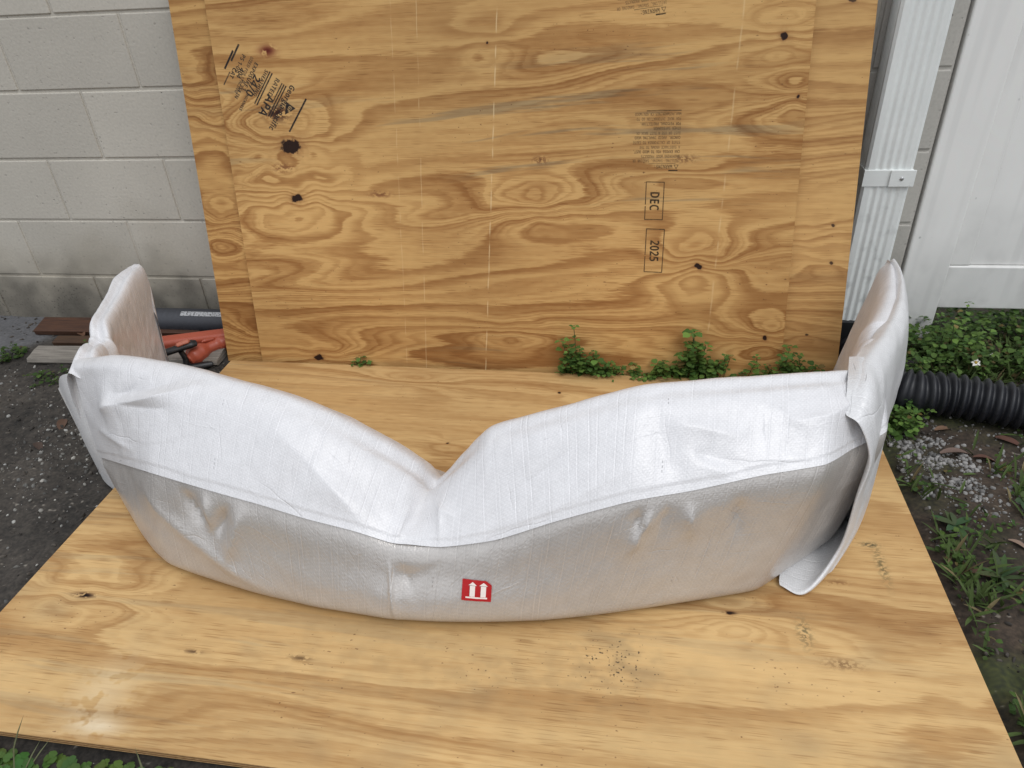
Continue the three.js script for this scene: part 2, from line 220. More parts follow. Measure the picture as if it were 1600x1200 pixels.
// ------------------------------------------------------------------ block wall
const H5 = 0.168, CO = 0.2032, BL = 0.4064, JX = -1.635;
const wallMap = pixelTexture(2048, 1024, (u, v) => { // 3.2 m x 1.6 m of painted block, x from -2.2
  const x = -2.2 + u * 3.2, y = v * 1.6 - 0.1;
  const n = fbm(x * 3, y * 3, 4), f = noise(x * 130, y * 130), f2 = noise(x * 260, y * 260), pit = ss(0.62, 0.9, noise(x * 85 + 9, y * 85) + 0.3 * f2);
  let L = 196 + 10 * n + 5 * f + 3 * f2 - 22 * pit;
  const low = ss(0.42, 0.02, y + 0.2 * fbm(x * 4 + 8, y * 4, 3)), foot = ss(0.2, 0.06, y + 0.1 * fbm(x * 9, y * 9, 3));
  const blotch = ss(-0.15, 0.75, fbm(x * 9 + 30, y * 8, 5) + 0.25 * low) * low * (0.7 + 0.3 * f);
  L *= 1 - 0.14 * low - 0.2 * blotch - 0.2 * foot;
  const speck = ss(0.9, 1.05, noise(x * 130, y * 130 + 33) + 0.3 * noise(x * 6, y * 6) + 0.3 * foot) * 0.55; L = mix(L, 70, speck);
  const flake = ss(0.62, 0.72, fbm(x * 16 + 2, y * 18 + 7, 3)) * foot; L = mix(L, 200, flake * 0.5);
  let r = L * 1.0, g = L * (0.972 - 0.014 * low), b = L * (0.912 - 0.04 * low);
  if (x > 0.8) { const k = 0.55; r = mix(r, L * 0.9, k); g = mix(g, L * 0.89, k); b = mix(b, L * 0.87, k); }
  return [r, g, b];
});
const wallMat = std(lin(1, 1, 1), 0.72, { map: wallMap, bumpMap: wallMap, bumpScale: 0.005 });
const wallMats = [0.94, 0.98, 1.0, 1.03].map(k => { const m = wallMat.clone(); m.color.setScalar(k); return m; });
const wallUV = (g) => { const p = g.attributes.position, uv = new Float32Array(p.count * 2); for (let i = 0; i < p.count; i++) { uv[2 * i] = (p.getX(i) + 2.2) / 3.2; uv[2 * i + 1] = (p.getY(i) + 0.1) / 1.6; } g.setAttribute('uv', new THREE.BufferAttribute(uv, 2)); return g; };
{ const wall = thing('block_wall', 'pale grey painted concrete block wall behind the plywood', 'wall', [-1, 0, 0]);
  const core = new THREE.BoxGeometry(6.2, 2.6, 0.16); core.translate(-2.1, 1.2, -0.0818); const ac = wallUV(core); ac.translate(1, 0, 0);
  mesh('mortar', ac, wallMat, wall);
  const jn = 0.0036;
  for (let k = -2; k < 8; k++) for (let i = -6; i < 9; i++) {
    let x0 = JX + (i + ((k + 6) % 2 ? 0 : 0.5)) * BL, x1 = x0 + BL; if (x0 < -3.2 || x0 > 1) continue; x1 = Math.min(x1, 1.0);
    if (x1 - x0 < 0.03) continue;
    const y0 = H5 + (k) * CO, w = x1 - x0 - 2 * jn, h = CO - 2 * jn, q = 0.004, g = new RoundedBoxGeometry(w, h, 0.03, 1, q);
    g.deleteAttribute('uv'); g.rotateZ(rr(-0.0015, 0.0015)); g.translate((x0 + x1) / 2 + rr(-0.001, 0.001), y0 + CO / 2 + rr(-0.001, 0.001), -0.0125 + rr(-0.0012, 0.0012)); wallUV(g); g.translate(1, 0, 0);
    mesh('block', g, wallMats[Math.floor(rnd() * 4)], wall);
  } }

// ------------------------------------------------------------------ downspout and drain hose
const paintMap = pixelTexture(512, 1024, (u, v) => { const n = fbm(u * 5, v * 14, 4), f = noise(u * 60, v * 120), sp = ss(0.86, 1.0, noise(u * 90 + 3, v * 420)) * 0.4, low = ss(0.42, 0.1, v), chip = ss(0.3, 0.4, fbm(u * 60 + 5, v * 300, 3)) * low * 0.8; let L = 240 + 6 * n + 3 * f; L = mix(L, 190, sp); L -= 26 * low * ss(0.1, 0.5, fbm(u * 9, v * 40, 4)); return [L * 0.985, L, L * 0.99]; });
const dsMat = std(lin(0.95, 0.95, 0.95), 0.4, { map: paintMap });
{ const ds = thing('downspout', 'white corrugated rectangular metal downspout against the block wall', 'downspout', [0.878, 0, 0.044]);
  // corrugated rectangular section
  const pts = [], w = 0.117, d = 0.08, side = (n, a, b, ox, oy) => { for (let i = 0; i < n; i++) { const t = i / n; const r = t > 0.14 && t < 0.86 ? 0.0032 * (0.5 - 0.5 * Math.cos((t - 0.14) / 0.72 * Math.PI * 2 * 4)) : 0; pts.push([mix(a[0], b[0], t) - ox * r, mix(a[1], b[1], t) - oy * r]); } };
  const hw = w / 2, hd = d / 2, c = 0.006;
  side(64, [-hw + c, hd], [hw - c, hd], 0, 1); side(40, [hw, hd - c], [hw, -hd + c], 1, 0); side(6, [hw - c, -hd], [-hw + c, -hd], 0, 0); side(40, [-hw, -hd + c], [-hw, hd - c], -1, 0);
  const sh = new THREE.Shape(pts.map(p => new THREE.Vector2(p[0], -p[1])));
  const pipe = new THREE.ExtrudeGeometry(sh, { depth: 1.5, bevelEnabled: false, steps: 1 }); pipe.rotateX(-Math.PI / 2); pipe.translate(0, 0.07, 0);
  { const p = pipe.attributes.position, uv = pipe.attributes.uv; for (let i = 0; i < p.count; i++) uv.setXY(i, (p.getX(i) + p.getZ(i) + 0.2) / 0.3, p.getY(i) / 1.6); }
  mesh('pipe', pipe, dsMat, ds);
  const ring = (sc) => new THREE.Shape([[-hw - sc, -hd - sc], [hw + sc, -hd - sc], [hw + sc, hd + sc], [-hw - sc, hd + sc]].map(p => new THREE.Vector2(...p)));
  const band = new THREE.ExtrudeGeometry(ring(0.0012), { depth: 0.042, bevelEnabled: true, bevelSize: 0.001, bevelThickness: 0.001, bevelSegments: 1 }); band.rotateX(-Math.PI / 2); band.translate(0, 0.505, 0);
  const st = mesh('strap', band, dsMat, ds);
  const tab = new RoundedBoxGeometry(0.062, 0.044, 0.004, 1, 0.0015); tab.translate(0.034, 0.527, hd + 0.006); mesh('strap_tab', tab, dsMat, st);
  const sc = new THREE.SphereGeometry(0.005, 12, 8); sc.scale(1, 1, 0.5); sc.translate(0.032, 0.527, hd + 0.009); mesh('screw', sc, std(lin(0.5, 0.5, 0.5), 0.35, { metalness: 0.8 }), st);
  const black = std(lin(0.012, 0.012, 0.014), 0.5);
  const ad = new THREE.ExtrudeGeometry(ring(0.006), { depth: 0.1, bevelEnabled: true, bevelSize: 0.003, bevelThickness: 0.003, bevelSegments: 2 }); ad.rotateX(-Math.PI / 2); ad.translate(0, 0.002, 0); mesh('drain_adapter', ad, black, ds);
}
{ // black corrugated hose from the adapter across the weeds
  const path = new THREE.CatmullRomCurve3([[0.87, 0.055, 0.17], [0.872, 0.06, 0.27], [0.895, 0.061, 0.345], [0.95, 0.062, 0.388], [1.05, 0.062, 0.402], [1.15, 0.062, 0.43], [1.3, 0.062, 0.47], [1.7, 0.062, 0.55], [2.1, 0.062, 0.6]].map(p => new THREE.Vector3(...p)));
  const len = path.getLength(), pitch = 0.0255, R = 0.056, per = 10, N = Math.round(len / pitch * per), S = 40, fr = path.computeFrenetFrames(N, false), pos = [], idx = [];
  for (let i = 0; i <= N; i++) { const p = path.getPointAt(i / N), ph = (i / per) % 1, rad = R - 0.009 * ss(0.16, 0.42, Math.abs(ph - 0.5)) + 0.003 * Math.exp(-sq((ph - 0.5) / 0.09));
    for (let s = 0; s <= S; s++) { const a = s / S * 2 * Math.PI, q = p.clone().addScaledVector(fr.normals[i], Math.cos(a) * rad).addScaledVector(fr.binormals[i], Math.sin(a) * rad); pos.push(q.x, q.y, q.z); if (i < N && s < S) { const k = i * (S + 1) + s; idx.push(k, k + 1, k + S + 1, k + 1, k + S + 2, k + S + 1); } } }
  const g = new THREE.BufferGeometry(); g.setAttribute('position', new THREE.Float32BufferAttribute(pos, 3)); g.setIndex(idx); g.computeVertexNormals();
  tag(mesh('drain_hose', g, std(lin(0.013, 0.014, 0.018), 0.42)), 'black corrugated drain hose lying on the weeds beside the package', 'hose');
}

// ------------------------------------------------------------------ white vinyl fence
{ const vm = pixelTexture(512, 1024, (u, v) => { const n = fbm(u * 4, v * 7, 4), low = ss(0.3, 0.02, v + 0.1 * fbm(u * 9, v * 9, 3)), sp = ss(0.82, 0.95, noise(u * 60, v * 90)) * 0.5; let L = 243 + 4 * n - 7 * ss(0.1, 0.6, noise(u * 34, v * 3)) - 34 * low * (0.6 + 0.8 * Math.max(0, fbm(u * 16, v * 26, 3))); L = mix(L, 110, sp * (0.4 + low)); return [L, L * 0.998, L * 0.985]; });
  const vinyl = std(lin(0.98, 0.98, 0.98), 0.38, { map: vm });
  const f = thing('vinyl_fence', 'white vinyl fence panel and post at the end of the block wall', 'fence', [1.046, 0, 0.0]);
  const bx = (name, x0, x1, y0, y1, z0, z1, r = 0.004, par = f) => { const g = new RoundedBoxGeometry(x1 - x0, y1 - y0, z1 - z0, 2, r); g.translate((x0 + x1) / 2 - 1.046, (y0 + y1) / 2, (z0 + z1) / 2); const p = g.attributes.position, uv = g.attributes.uv; for (let i = 0; i < p.count; i++) uv.setXY(i, (p.getX(i) + 0.1) / 0.9, (p.getY(i)) / 1.8); return mesh(name, g, vinyl, par); };
  bx('post', 1.01, 1.131, 0.0, 1.7, -0.121, 0.0, 0.006);
  bx('bottom_rail', 1.132, 2.9, 0.092, 0.228, -0.078, -0.036, 0.005);
  bx('channel', 1.132, 1.2, 0.229, 1.7, -0.076, -0.04, 0.004);
  bx('top_rail', 1.201, 2.9, 1.56, 1.7, -0.078, -0.036, 0.005);
  for (let i = 0; i < 6; i++) bx('board', 1.201 + i * 0.285, 1.201 + i * 0.285 + 0.283, 0.229, 1.559, -0.068, -0.048, 0.003);
}

// ------------------------------------------------------------------ the wrapped package
const RIBS = []; for (let i = 0; i < 26; i++) RIBS.push([(i + rr(-0.35, 0.35)) / 26, rr(0.3, 1)]);
const nearRibs = u => { const k = Math.floor(u * 26); return [RIBS[(k + 25) % 26], RIBS[(k + 26) % 26], RIBS[(k + 27) % 26]]; };
const weave = (() => { // woven plastic film: fine basket cells, seams along one way, crinkles
  const n = 1024, ribs = RIBS.map(r => [r[0], r[1], rr(0.002, 0.0034)]), cross = [], CK = []; for (let i = 0; i < 34; i++) { const a = rr(-0.9, 0.9) + (rnd() < 0.4 ? 1.57 : 0); CK.push([rnd(), rnd(), Math.cos(a), Math.sin(a), rr(0.04, 0.2), rr(-0.35, 0.55)]); } for (let i = 0; i < 9; i++) cross.push([(i + rr(-0.3, 0.3)) / 9, rr(0.2, 0.6)]);
  return (big) => { const t = pixelTexture(n, n, (u, v) => {
    const wu = u + 0.0016 * noise(u * 12, v * 12, 12, 12), wv = v + 0.0016 * noise(u * 12 + 5, v * 12, 12, 12);
    const row = Math.floor(wv * 120), cu = (wu * 64 + (row % 2) * 0.5) % 1, cv = (wv * 120) % 1;
    let h = 0.08 * (Math.sin(cu * Math.PI) ** 0.6) * (Math.sin(cv * Math.PI) ** 0.6) * (0.6 + 0.8 * noise(u * 64, v * 64, 64, 64));
    h += 0.06 * noise(u * 24, v * 24, 24, 24) + 0.06 * noise(u * 64, v * 40, 64, 40) + 0.1 * noise(u * 150, v * 110, 150, 110) + 0.05 * (1 - 2 * Math.abs(noise(u * 14 + 3, v * 10, 14, 10)));
    for (const r of nearRibs(wu)) { let d = Math.abs(wu - r[0]); d = Math.min(d, 1 - d); if (d < 0.012) h += 0.34 * r[1] * Math.exp(-sq(d / 0.0026)) * (0.5 + 0.6 * ss(-0.4, 0.5, noise(v * 7, r[0] * 50, 7, 256))); }
    for (const r of cross) { let d = Math.abs(wv - r[0]); d = Math.min(d, 1 - d); if (d < 0.012) h += 0.22 * r[1] * Math.exp(-sq(d / 0.0022)) * ss(-0.1, 0.5, noise(u * 6, r[0] * 50, 6, 256)); }
    for (const c of CK) { let x = u - c[0], y = v - c[1]; x -= Math.round(x); y -= Math.round(y); const t = x * c[2] + y * c[3], e = Math.abs(-x * c[3] + y * c[2] + 0.006 * noise(t * 20, c[0] * 90)); if (e < 0.012 && Math.abs(t) < c[4]) h += c[5] * Math.exp(-e / 0.0022) * (1 - sq(t / c[4])); }
    const L = 90 + 110 * h; return [L, L, L];
  }, false); t.wrapS = t.wrapT = THREE.RepeatWrapping; return t; };
})()();
const filmMap = (() => { const t = pixelTexture(1024, 1024, (u, v) => {
  const wu = u + 0.0016 * noise(u * 12, v * 12, 12, 12), wv = v + 0.0016 * noise(u * 12 + 5, v * 12, 12, 12), row = Math.floor(wv * 120), cu = (wu * 64 + (row % 2) * 0.5) % 1, cv = (wv * 120) % 1;
  let h = -0.03 + 0.042 * Math.sin(cu * Math.PI) * Math.sin(cv * Math.PI) + 0.018 * noise(u * 64, v * 120, 64, 120) + 0.02 * noise(u * 20, v * 20, 20, 20);
  for (const r of nearRibs(wu)) { let d = Math.abs(wu - r[0]); d = Math.min(d, 1 - d); if (d < 0.02) { const k = r[1] * (0.4 + 0.7 * ss(-0.4, 0.5, noise(v * 7, r[0] * 50, 7, 256))); h += 0.065 * k * Math.exp(-sq(d / 0.0022)) - 0.022 * k * Math.exp(-sq((d - 0.006) / 0.004)); } }
  const L = 238 * (1 + h); return [L, L, L]; }); t.wrapS = t.wrapT = THREE.RepeatWrapping; return t; })();
const sleeveMat = new THREE.MeshPhysicalMaterial({ color: lin(0.84, 0.835, 0.85), map: filmMap, roughness: 0.36, metalness: 0.03, bumpMap: weave, bumpScale: 0.0042, clearcoat: 0.28, clearcoatRoughness: 0.28, side: THREE.DoubleSide });
const wrapMat = new THREE.MeshPhysicalMaterial({ color: lin(0.665, 0.635, 0.605), map: filmMap, roughness: 0.32, metalness: 0.38, bumpMap: weave, bumpScale: 0.0042, clearcoat: 0.2, clearcoatRoughness: 0.4, side: THREE.DoubleSide });
// a skin spanned by control rows: rows[r] is a list of points along u; returns a grid geometry with uv in metres / 0.5
function skin(rows, nu, nv, o = {}) {
  const U = rows.map(r => { const c = new THREE.CatmullRomCurve3(r.map(p => new THREE.Vector3(...p)), false, o.uType || 'catmullrom', o.tension ?? 0.5); return c; });
  const P = []; for (let i = 0; i <= nu; i++) { const col = U.map(c => c.getPoint(i / nu)); const c = new THREE.CatmullRomCurve3(col, false, 'centripetal'); const out = []; for (let j = 0; j <= nv; j++) out.push(o.even === false ? c.getPoint(j / nv) : c.getPointAt(j / nv)); P.push(out); }
  if (o.displace) { // along approximate normals
    const Nn = P.map((c, i) => c.map((p, j) => { const a = P[Math.min(nu, i + 1)][j].clone().sub(P[Math.max(0, i - 1)][j]), b = c[Math.min(nv, j + 1)].clone().sub(c[Math.max(0, j - 1)]); return a.cross(b).normalize(); }));
    for (let i = 0; i <= nu; i++) for (let j = 0; j <= nv; j++) P[i][j].userN = Nn[i][j];
    for (let i = 0; i <= nu; i++) for (let j = 0; j <= nv; j++) { const p = P[i][j], n = Nn[i][j]; const d = o.displace(p.clone(), i / nu, j / nv, n); p.addScaledVector(n, d * (o.flip ? -1 : 1)); if (p.y < 0.0215) p.y = 0.0215; }
  }
  const pos = [], uv = [], idx = []; let su = 0; const mid = Math.floor(nv * 0.6);
  for (let i = 0; i <= nu; i++) { if (i) su += P[i][mid].distanceTo(P[i - 1][mid]); let sv = 0; for (let j = 0; j <= nv; j++) { if (j) sv += P[i][j].distanceTo(P[i][j - 1]); pos.push(P[i][j].x, P[i][j].y, P[i][j].z); uv.push(su / 0.5, sv / 0.5); if (i < nu && j < nv) { const k = i * (nv + 1) + j; idx.push(k, k + nv + 1, k + 1, k + 1, k + nv + 1, k + nv + 2); } } }
  const g = new THREE.BufferGeometry(); g.setAttribute('position', new THREE.Float32BufferAttribute(pos, 3)); g.setAttribute('uv', new THREE.Float32BufferAttribute(uv, 2)); g.setIndex(idx); g.computeVertexNormals();
  g.userData.P = P; return g;
}
// section columns of the front body from left to right: floor line (x, z), hem (x, y, z), ridge (x, y, z)
const COLS = [
  [-0.983, 0.913, -1.014, 0.119, 0.895, -1.036, 0.349, 0.83],
  [-0.827, 1.049, -0.835, 0.2, 1.012, -0.875, 0.393, 0.88],
  [-0.716, 1.125, -0.718, 0.243, 1.08, -0.726, 0.403, 0.92],
  [-0.524, 1.174, -0.563, 0.252, 1.129, -0.569, 0.404, 0.97],
  [-0.434, 1.189, -0.452, 0.241, 1.147, -0.435, 0.389, 1.0],
  [-0.362, 1.2, -0.362, 0.224, 1.158, -0.337, 0.352, 1.01],
  [-0.28, 1.207, -0.275, 0.207, 1.164, -0.246, 0.293, 1.01],
  [-0.214, 1.212, -0.201, 0.183, 1.166, -0.189, 0.241, 1.005],
  [-0.176, 1.211, -0.168, 0.18, 1.165, -0.156, 0.198, 1.0],
  [-0.114, 1.208, -0.105, 0.179, 1.162, -0.096, 0.269, 1.0],
  [-0.028, 1.2, -0.005, 0.202, 1.156, -0.034, 0.337, 1.0],
  [0.081, 1.184, 0.105, 0.244, 1.141, 0.081, 0.376, 0.99],
  [0.177, 1.162, 0.233, 0.28, 1.118, 0.243, 0.417, 0.96],
  [0.285, 1.132, 0.343, 0.288, 1.088, 0.359, 0.417, 0.93],
  [0.395, 1.099, 0.459, 0.302, 1.055, 0.476, 0.413, 0.9],
  [0.483, 1.069, 0.571, 0.31, 1.025, 0.584, 0.405, 0.87],
  [0.553, 1.008, 0.634, 0.296, 0.958, 0.648, 0.39, 0.835],
  [0.652, 0.915, 0.705, 0.3, 0.905, 0.7, 0.362, 0.8],
  [0.69, 0.835, 0.728, 0.29, 0.83, 0.73, 0.345, 0.73]];
const section = (c, off, upper) => {
  const B = new THREE.Vector3(c[0], 0.024, c[1]), H = new THREE.Vector3(c[2], c[3], c[4]), T = new THREE.Vector3(c[5], c[6], c[7]);
  const n = B.clone().sub(T).setY(0); n.x *= 0.4; n.normalize();
  const face = T.clone().sub(H), fn = n.clone().multiplyScalar(face.y).add(new THREE.Vector3(0, -face.dot(n), 0)).normalize();
  const at = (p, a, y) => [p.x + n.x * a, p.y + y, p.z + n.z * a], on = (p, k) => [p.x + fn.x * k, p.y + fn.y * k, p.z + fn.z * k];
  const b1 = H.clone().lerp(T, 0.4), b2 = H.clone().lerp(T, 0.8), lo1 = B.clone().lerp(H, 0.5), lo0 = B.clone().lerp(H, 0.14);
  const d = off * 0.6, q = upper ? 0 : -0.012; // the inner wrap lies under the sleeve
  const back = [[T.x - n.x * 0.15, 0.026, T.z - n.z * 0.15], [T.x - n.x * 0.14, T.y * 0.45, T.z - n.z * 0.14], at(T, -0.11, -0.12), at(T, -0.075, -0.062 + d + q), at(T, -0.04, -0.026 + d + q), at(T, -0.012, -0.01 + d + q), at(T, 0.014, -0.016 + d + q), on(b2, 0.004 + off + q), on(b1, 0.006 + off + q)];
  if (upper) return [...back.slice(1), on(H.clone().lerp(T, 0.12), 0.003 + off), on(H, off)];
  const hn = Math.max(0.05, H.y - 0.09);
  return [...back, on(H, -0.002), [mix(B.x, H.x, 0.6) + n.x * 0.012, 0.09 + hn * 0.4, mix(B.z, H.z, 0.6) + n.z * 0.012], [mix(B.x, H.x, 0.2) + n.x * 0.016, 0.085, mix(B.z, H.z, 0.2) + n.z * 0.016], [B.x + n.x * 0.012, 0.045, B.z + n.z * 0.012], [B.x - n.x * 0.014, 0.0225, B.z - n.z * 0.014], [B.x - n.x * 0.16, 0.0225, B.z - n.z * 0.16]];
};
const transpose = m => m[0].map((_, i) => m.map(r => r[i]));
// creases: segments on the front in x, y; width, depth (minus = valley), sharpness
const seg = (x, y, a, b, c, d) => { const dx = c - a, dy = d - b, l = dx * dx + dy * dy, t = Math.max(0, Math.min(1, ((x - a) * dx + (y - b) * dy) / l)); const ex = x - a - t * dx, ey = y - b - t * dy; return [Math.hypot(ex, ey), t, (ex * dy - ey * dx) / Math.sqrt(l)]; };
const CR = [ // x0,y0,x1,y1,width,depth,kind(0 soft valley / ridge, 1 step)
  [-0.45, 0.36, -0.37, 0.305, 0.05, -0.007, 0], [-0.37, 0.305, -0.215, 0.183, 0.035, -0.012, 0.0], [-0.3, 0.287, -0.2, 0.193, 0.028, 0.003, 0.0],
  [-0.89, 0.305, -0.6, 0.402, 0.022, -0.018, 0.0], [-0.87, 0.331, -0.62, 0.411, 0.02, 0.009, 0.0], [-0.88, 0.313, -0.7, 0.349, 0.012, 0.006, 0.0], [-0.93, 0.278, -0.86, 0.313, 0.03, -0.01, 0.0], [-0.95, 0.225, -0.8, 0.251, 0.014, -0.006, 0.0], [-0.86, 0.322, -0.74, 0.411, 0.012, 0.005, 0.0],
  [-0.035, 0.367, -0.022, 0.3, 0.022, 0.006, 0.0], [-0.16, 0.256, -0.2, 0.178, 0.014, -0.012, 0.0], [-0.12, 0.242, -0.11, 0.178, 0.012, -0.007, 0.0],
  [-0.07, 0.287, 0.14, 0.393, 0.016, -0.005, 0.0], [0.0, 0.26, 0.18, 0.376, 0.01, 0.003, 0.0], [0.02, 0.225, 0.2, 0.313, 0.012, -0.003, 0.0],
  [0.29, 0.402, 0.335, 0.282, 0.024, 0.005, 1.0], [0.31, 0.376, 0.42, 0.353, 0.016, -0.006, 0.0], [0.34, 0.34, 0.44, 0.313, 0.014, 0.006, 0.0], [0.36, 0.322, 0.4, 0.305, 0.02, -0.008, 0.0], [0.52, 0.367, 0.66, 0.367, 0.018, -0.009, 0.0], [0.46, 0.393, 0.54, 0.358, 0.012, -0.004, 0.0], [0.5, 0.34, 0.6, 0.313, 0.01, 0.004, 0.0], [0.55, 0.411, 0.66, 0.34, 0.02, -0.007, 0.0], [-0.15, 0.216, -0.09, 0.22, 0.007, -0.005, 0.0]];
const CRL = [[-0.64, 0.23, -0.6, 0.172, 0.018, 0.014, 0.0], [-0.58, 0.236, -0.57, 0.161, 0.01, -0.012, 0.0], [-0.535, 0.218, -0.57, 0.161, 0.014, 0.014, 0.0], [-0.5, 0.218, -0.54, 0.115, 0.018, -0.01, 0.0], [-0.208, 0.172, -0.19, 0.0, 0.006, -0.006, 0.0], [-0.19, 0.161, -0.16, 0.103, 0.03, 0.006, 0.0], [-0.75, 0.184, -0.45, 0.057, 0.03, -0.008, 0.0],
  [0.24, 0.287, 0.255, 0.207, 0.012, 0.012, 0.0], [0.27, 0.265, 0.24, 0.184, 0.014, -0.012, 0.0], [0.33, 0.299, 0.345, 0.196, 0.012, -0.01, 0.0], [0.36, 0.299, 0.41, 0.276, 0.012, 0.012, 0.0], [0.35, 0.282, 0.4, 0.259, 0.009, -0.01, 0.0], [0.42, 0.299, 0.43, 0.196, 0.012, 0.008, 0.0], [0.3, 0.299, 0.29, 0.207, 0.008, 0.006, 0.0]];
function crease(list, p) { let d = 0; for (const c of list) { const [r, t, side] = seg(p.x, p.y, c[0], c[1], c[2], c[3]); if (r > c[4] * 3) continue; if (c[6]) d += c[5] * Math.max(-1, Math.min(1, side / c[4])) * Math.exp(-((r / (c[4] * 1.4)) ** 2)); else d += c[5] * Math.exp(-r / c[4] * 1.2) * Math.sin(Math.PI * (0.12 + 0.76 * t)); } return d; }
const wob = (p, a) => a * (0.6 * noise(p.x * 7 + 3, p.y * 9 + p.z * 5) + 0.4 * noise(p.x * 17, p.y * 21 + p.z * 9)) + a * 0.22 * (1 - 2.4 * Math.abs(noise(p.x * 16 + 9, (p.y + p.z * 0.7) * 18)));
const LW = [[0.71, 0.1, 0.71, 0.36, 0.012, -0.005], [0.7, 0.33, 0.58, 0.22, 0.008, 0.004], [0.735, 0.3, 0.735, 0.36, 0.008, 0.006], [0.52, 0.34, 0.42, 0.05, 0.005, 0.0015], [0.56, 0.33, 0.47, 0.05, 0.005, 0.0015], [0.6, 0.33, 0.52, 0.05, 0.005, 0.0015]];
const RW = [[0.66, 0.1, 0.66, 0.39, 0.014, -0.008], [0.7, 0.39, 0.64, 0.3, 0.008, 0.005], [0.62, 0.4, 0.6, 0.3, 0.012, 0.004]];
const ridgeZ = u => { const k = Math.min(COLS.length - 1.001, u * (COLS.length - 1)), i = Math.floor(k); return mix(COLS[i][7], COLS[i + 1][7], k - i); };
const ridgeY = u => { const k = Math.min(COLS.length - 1.001, u * (COLS.length - 1)), i = Math.floor(k); return mix(COLS[i][6], COLS[i + 1][6], k - i); };
const pkg = thing('wrapped_package', 'large V-notched package wrapped in white woven plastic film on the plywood', 'package', [-0.15, 0.02, 0.9]);
let LOW = null; const toPkg = g => g.translate(0.15, -0.02, -0.9);
{ const rows = transpose(COLS.map(c => section(c, 0, false)));
  const g = skin(rows, 340, 130, { tension: 0.32, displace: (p, u, v) => (p.z > 0.8 && p.y > 0.03 ? (v < 0.62 ? 0 : wob(p, 0.0022)) * ss(0.02, 0.08, p.y) + 1.5 * crease(CRL, p) * ss(0.6, 0.64, v) * ss(0.03, 0.08, p.y) : 0) });
  LOW = g.userData.P; mesh('lower_wrap', toPkg(g), wrapMat, pkg); }
{ const rows = transpose(COLS.map(c => section(c, 0.006, true)));
  const g = skin(rows, 360, 150, { tension: 0.32, displace: (p, u, v) => { const up = ss(0.0, 0.2, v) * (1 - 0.85 * ss(0.85, 1.0, v)), hem = 0.0014 * ss(0.962, 0.968, v + 0.004 * noise(u * 30, 3)); return hem + up * (wob(p, 0.0022) + 1.35 * crease(CR, p) * ss(0.0, 0.05, ridgeY(u) - p.y) * ss(0.0, 0.025, p.z - ridgeZ(u))); } });
  mesh('upper_sleeve', toPkg(g), sleeveMat, pkg); }
const wingWob = (p) => wob(p, 0.0018) + 0.0006 * (1 - 2 * Math.abs(noise(p.z * 26 + p.y * 9, p.y * 3 + p.x * 30)));
// left wing: closed section, from the back end to the corner
{ const S = (z, xi, xo, yt, bi = -0.035, bo = -0.03) => [[xi + bi + 0.004, 0.03, z], [xi + bi * 0.5, yt * 0.5, z], [xi, yt - 0.012, z], [xi - 0.012, yt + 0.001, z], [(xi + xo) / 2, yt - 0.012, z], [xo + 0.014, yt + 0.002, z], [xo, yt - 0.02, z], [xo + bo * 0.5, yt * 0.5, z], [xo + bo, 0.03, z]];
  const st = [S(0.385, -1.142, -1.15, 0.25, -0.02, -0.02), S(0.37, -1.137, -1.156, 0.372), S(0.4, -1.126, -1.168, 0.386), S(0.47, -1.108, -1.168, 0.386), S(0.54, -1.092, -1.148, 0.372), S(0.61, -1.072, -1.127, 0.366), S(0.67, -1.05, -1.108, 0.362), S(0.71, -1.025, -1.09, 0.335), S(0.74, -1.02, -1.078, 0.342), S(0.79, -1.0, -1.06, 0.352), S(0.86, -0.97, -1.045, 0.33)];
  mesh('wing', toPkg(skin(transpose(st), 150, 90, { displace: (p) => (p.y > 0.05 ? wingWob(p) * ss(0.0, 0.1, Math.abs(p.z - 0.385) + 0.04) + crease3(p, LW) : 0) })), sleeveMat, pkg); }
// right wing: inner lobe and the outer sheet that runs past the corner
function crease3(p, list) { let d = 0; for (const c of list) { const r = seg(p.z, p.y, c[0], c[1], c[2], c[3])[0]; d += c[5] * Math.exp(-r / c[4]); } return d; }
{ const S = (z, xi, xo, yt, zi = 0) => [[xi - 0.05, 0.03, z + zi], [xi - 0.025, yt * 0.45, z + zi], [xi - 0.002, yt * 0.76, z], [xi + 0.012, yt - 0.028, z], [xi + 0.03, yt - 0.004, z], [xo - 0.01, yt - 0.003, z], [xo, yt - 0.03, z], [xo + 0.002, yt * 0.5, z], [xo, 0.03, z]];
  const st = [S(0.3, 0.838, 0.852, 0.3), S(0.29, 0.83, 0.86, 0.384), S(0.34, 0.818, 0.86, 0.394), S(0.43, 0.79, 0.842, 0.392), S(0.52, 0.756, 0.818, 0.39), S(0.6, 0.72, 0.79, 0.386), S(0.66, 0.694, 0.78, 0.372), S(0.71, 0.672, 0.752, 0.382), S(0.77, 0.652, 0.72, 0.366), S(0.84, 0.615, 0.68, 0.28)];
  mesh('wing', toPkg(skin(transpose(st), 150, 90, { displace: (p) => (p.y > 0.05 ? wingWob(p) + crease3(p, RW) : 0) })), sleeveMat, pkg); }
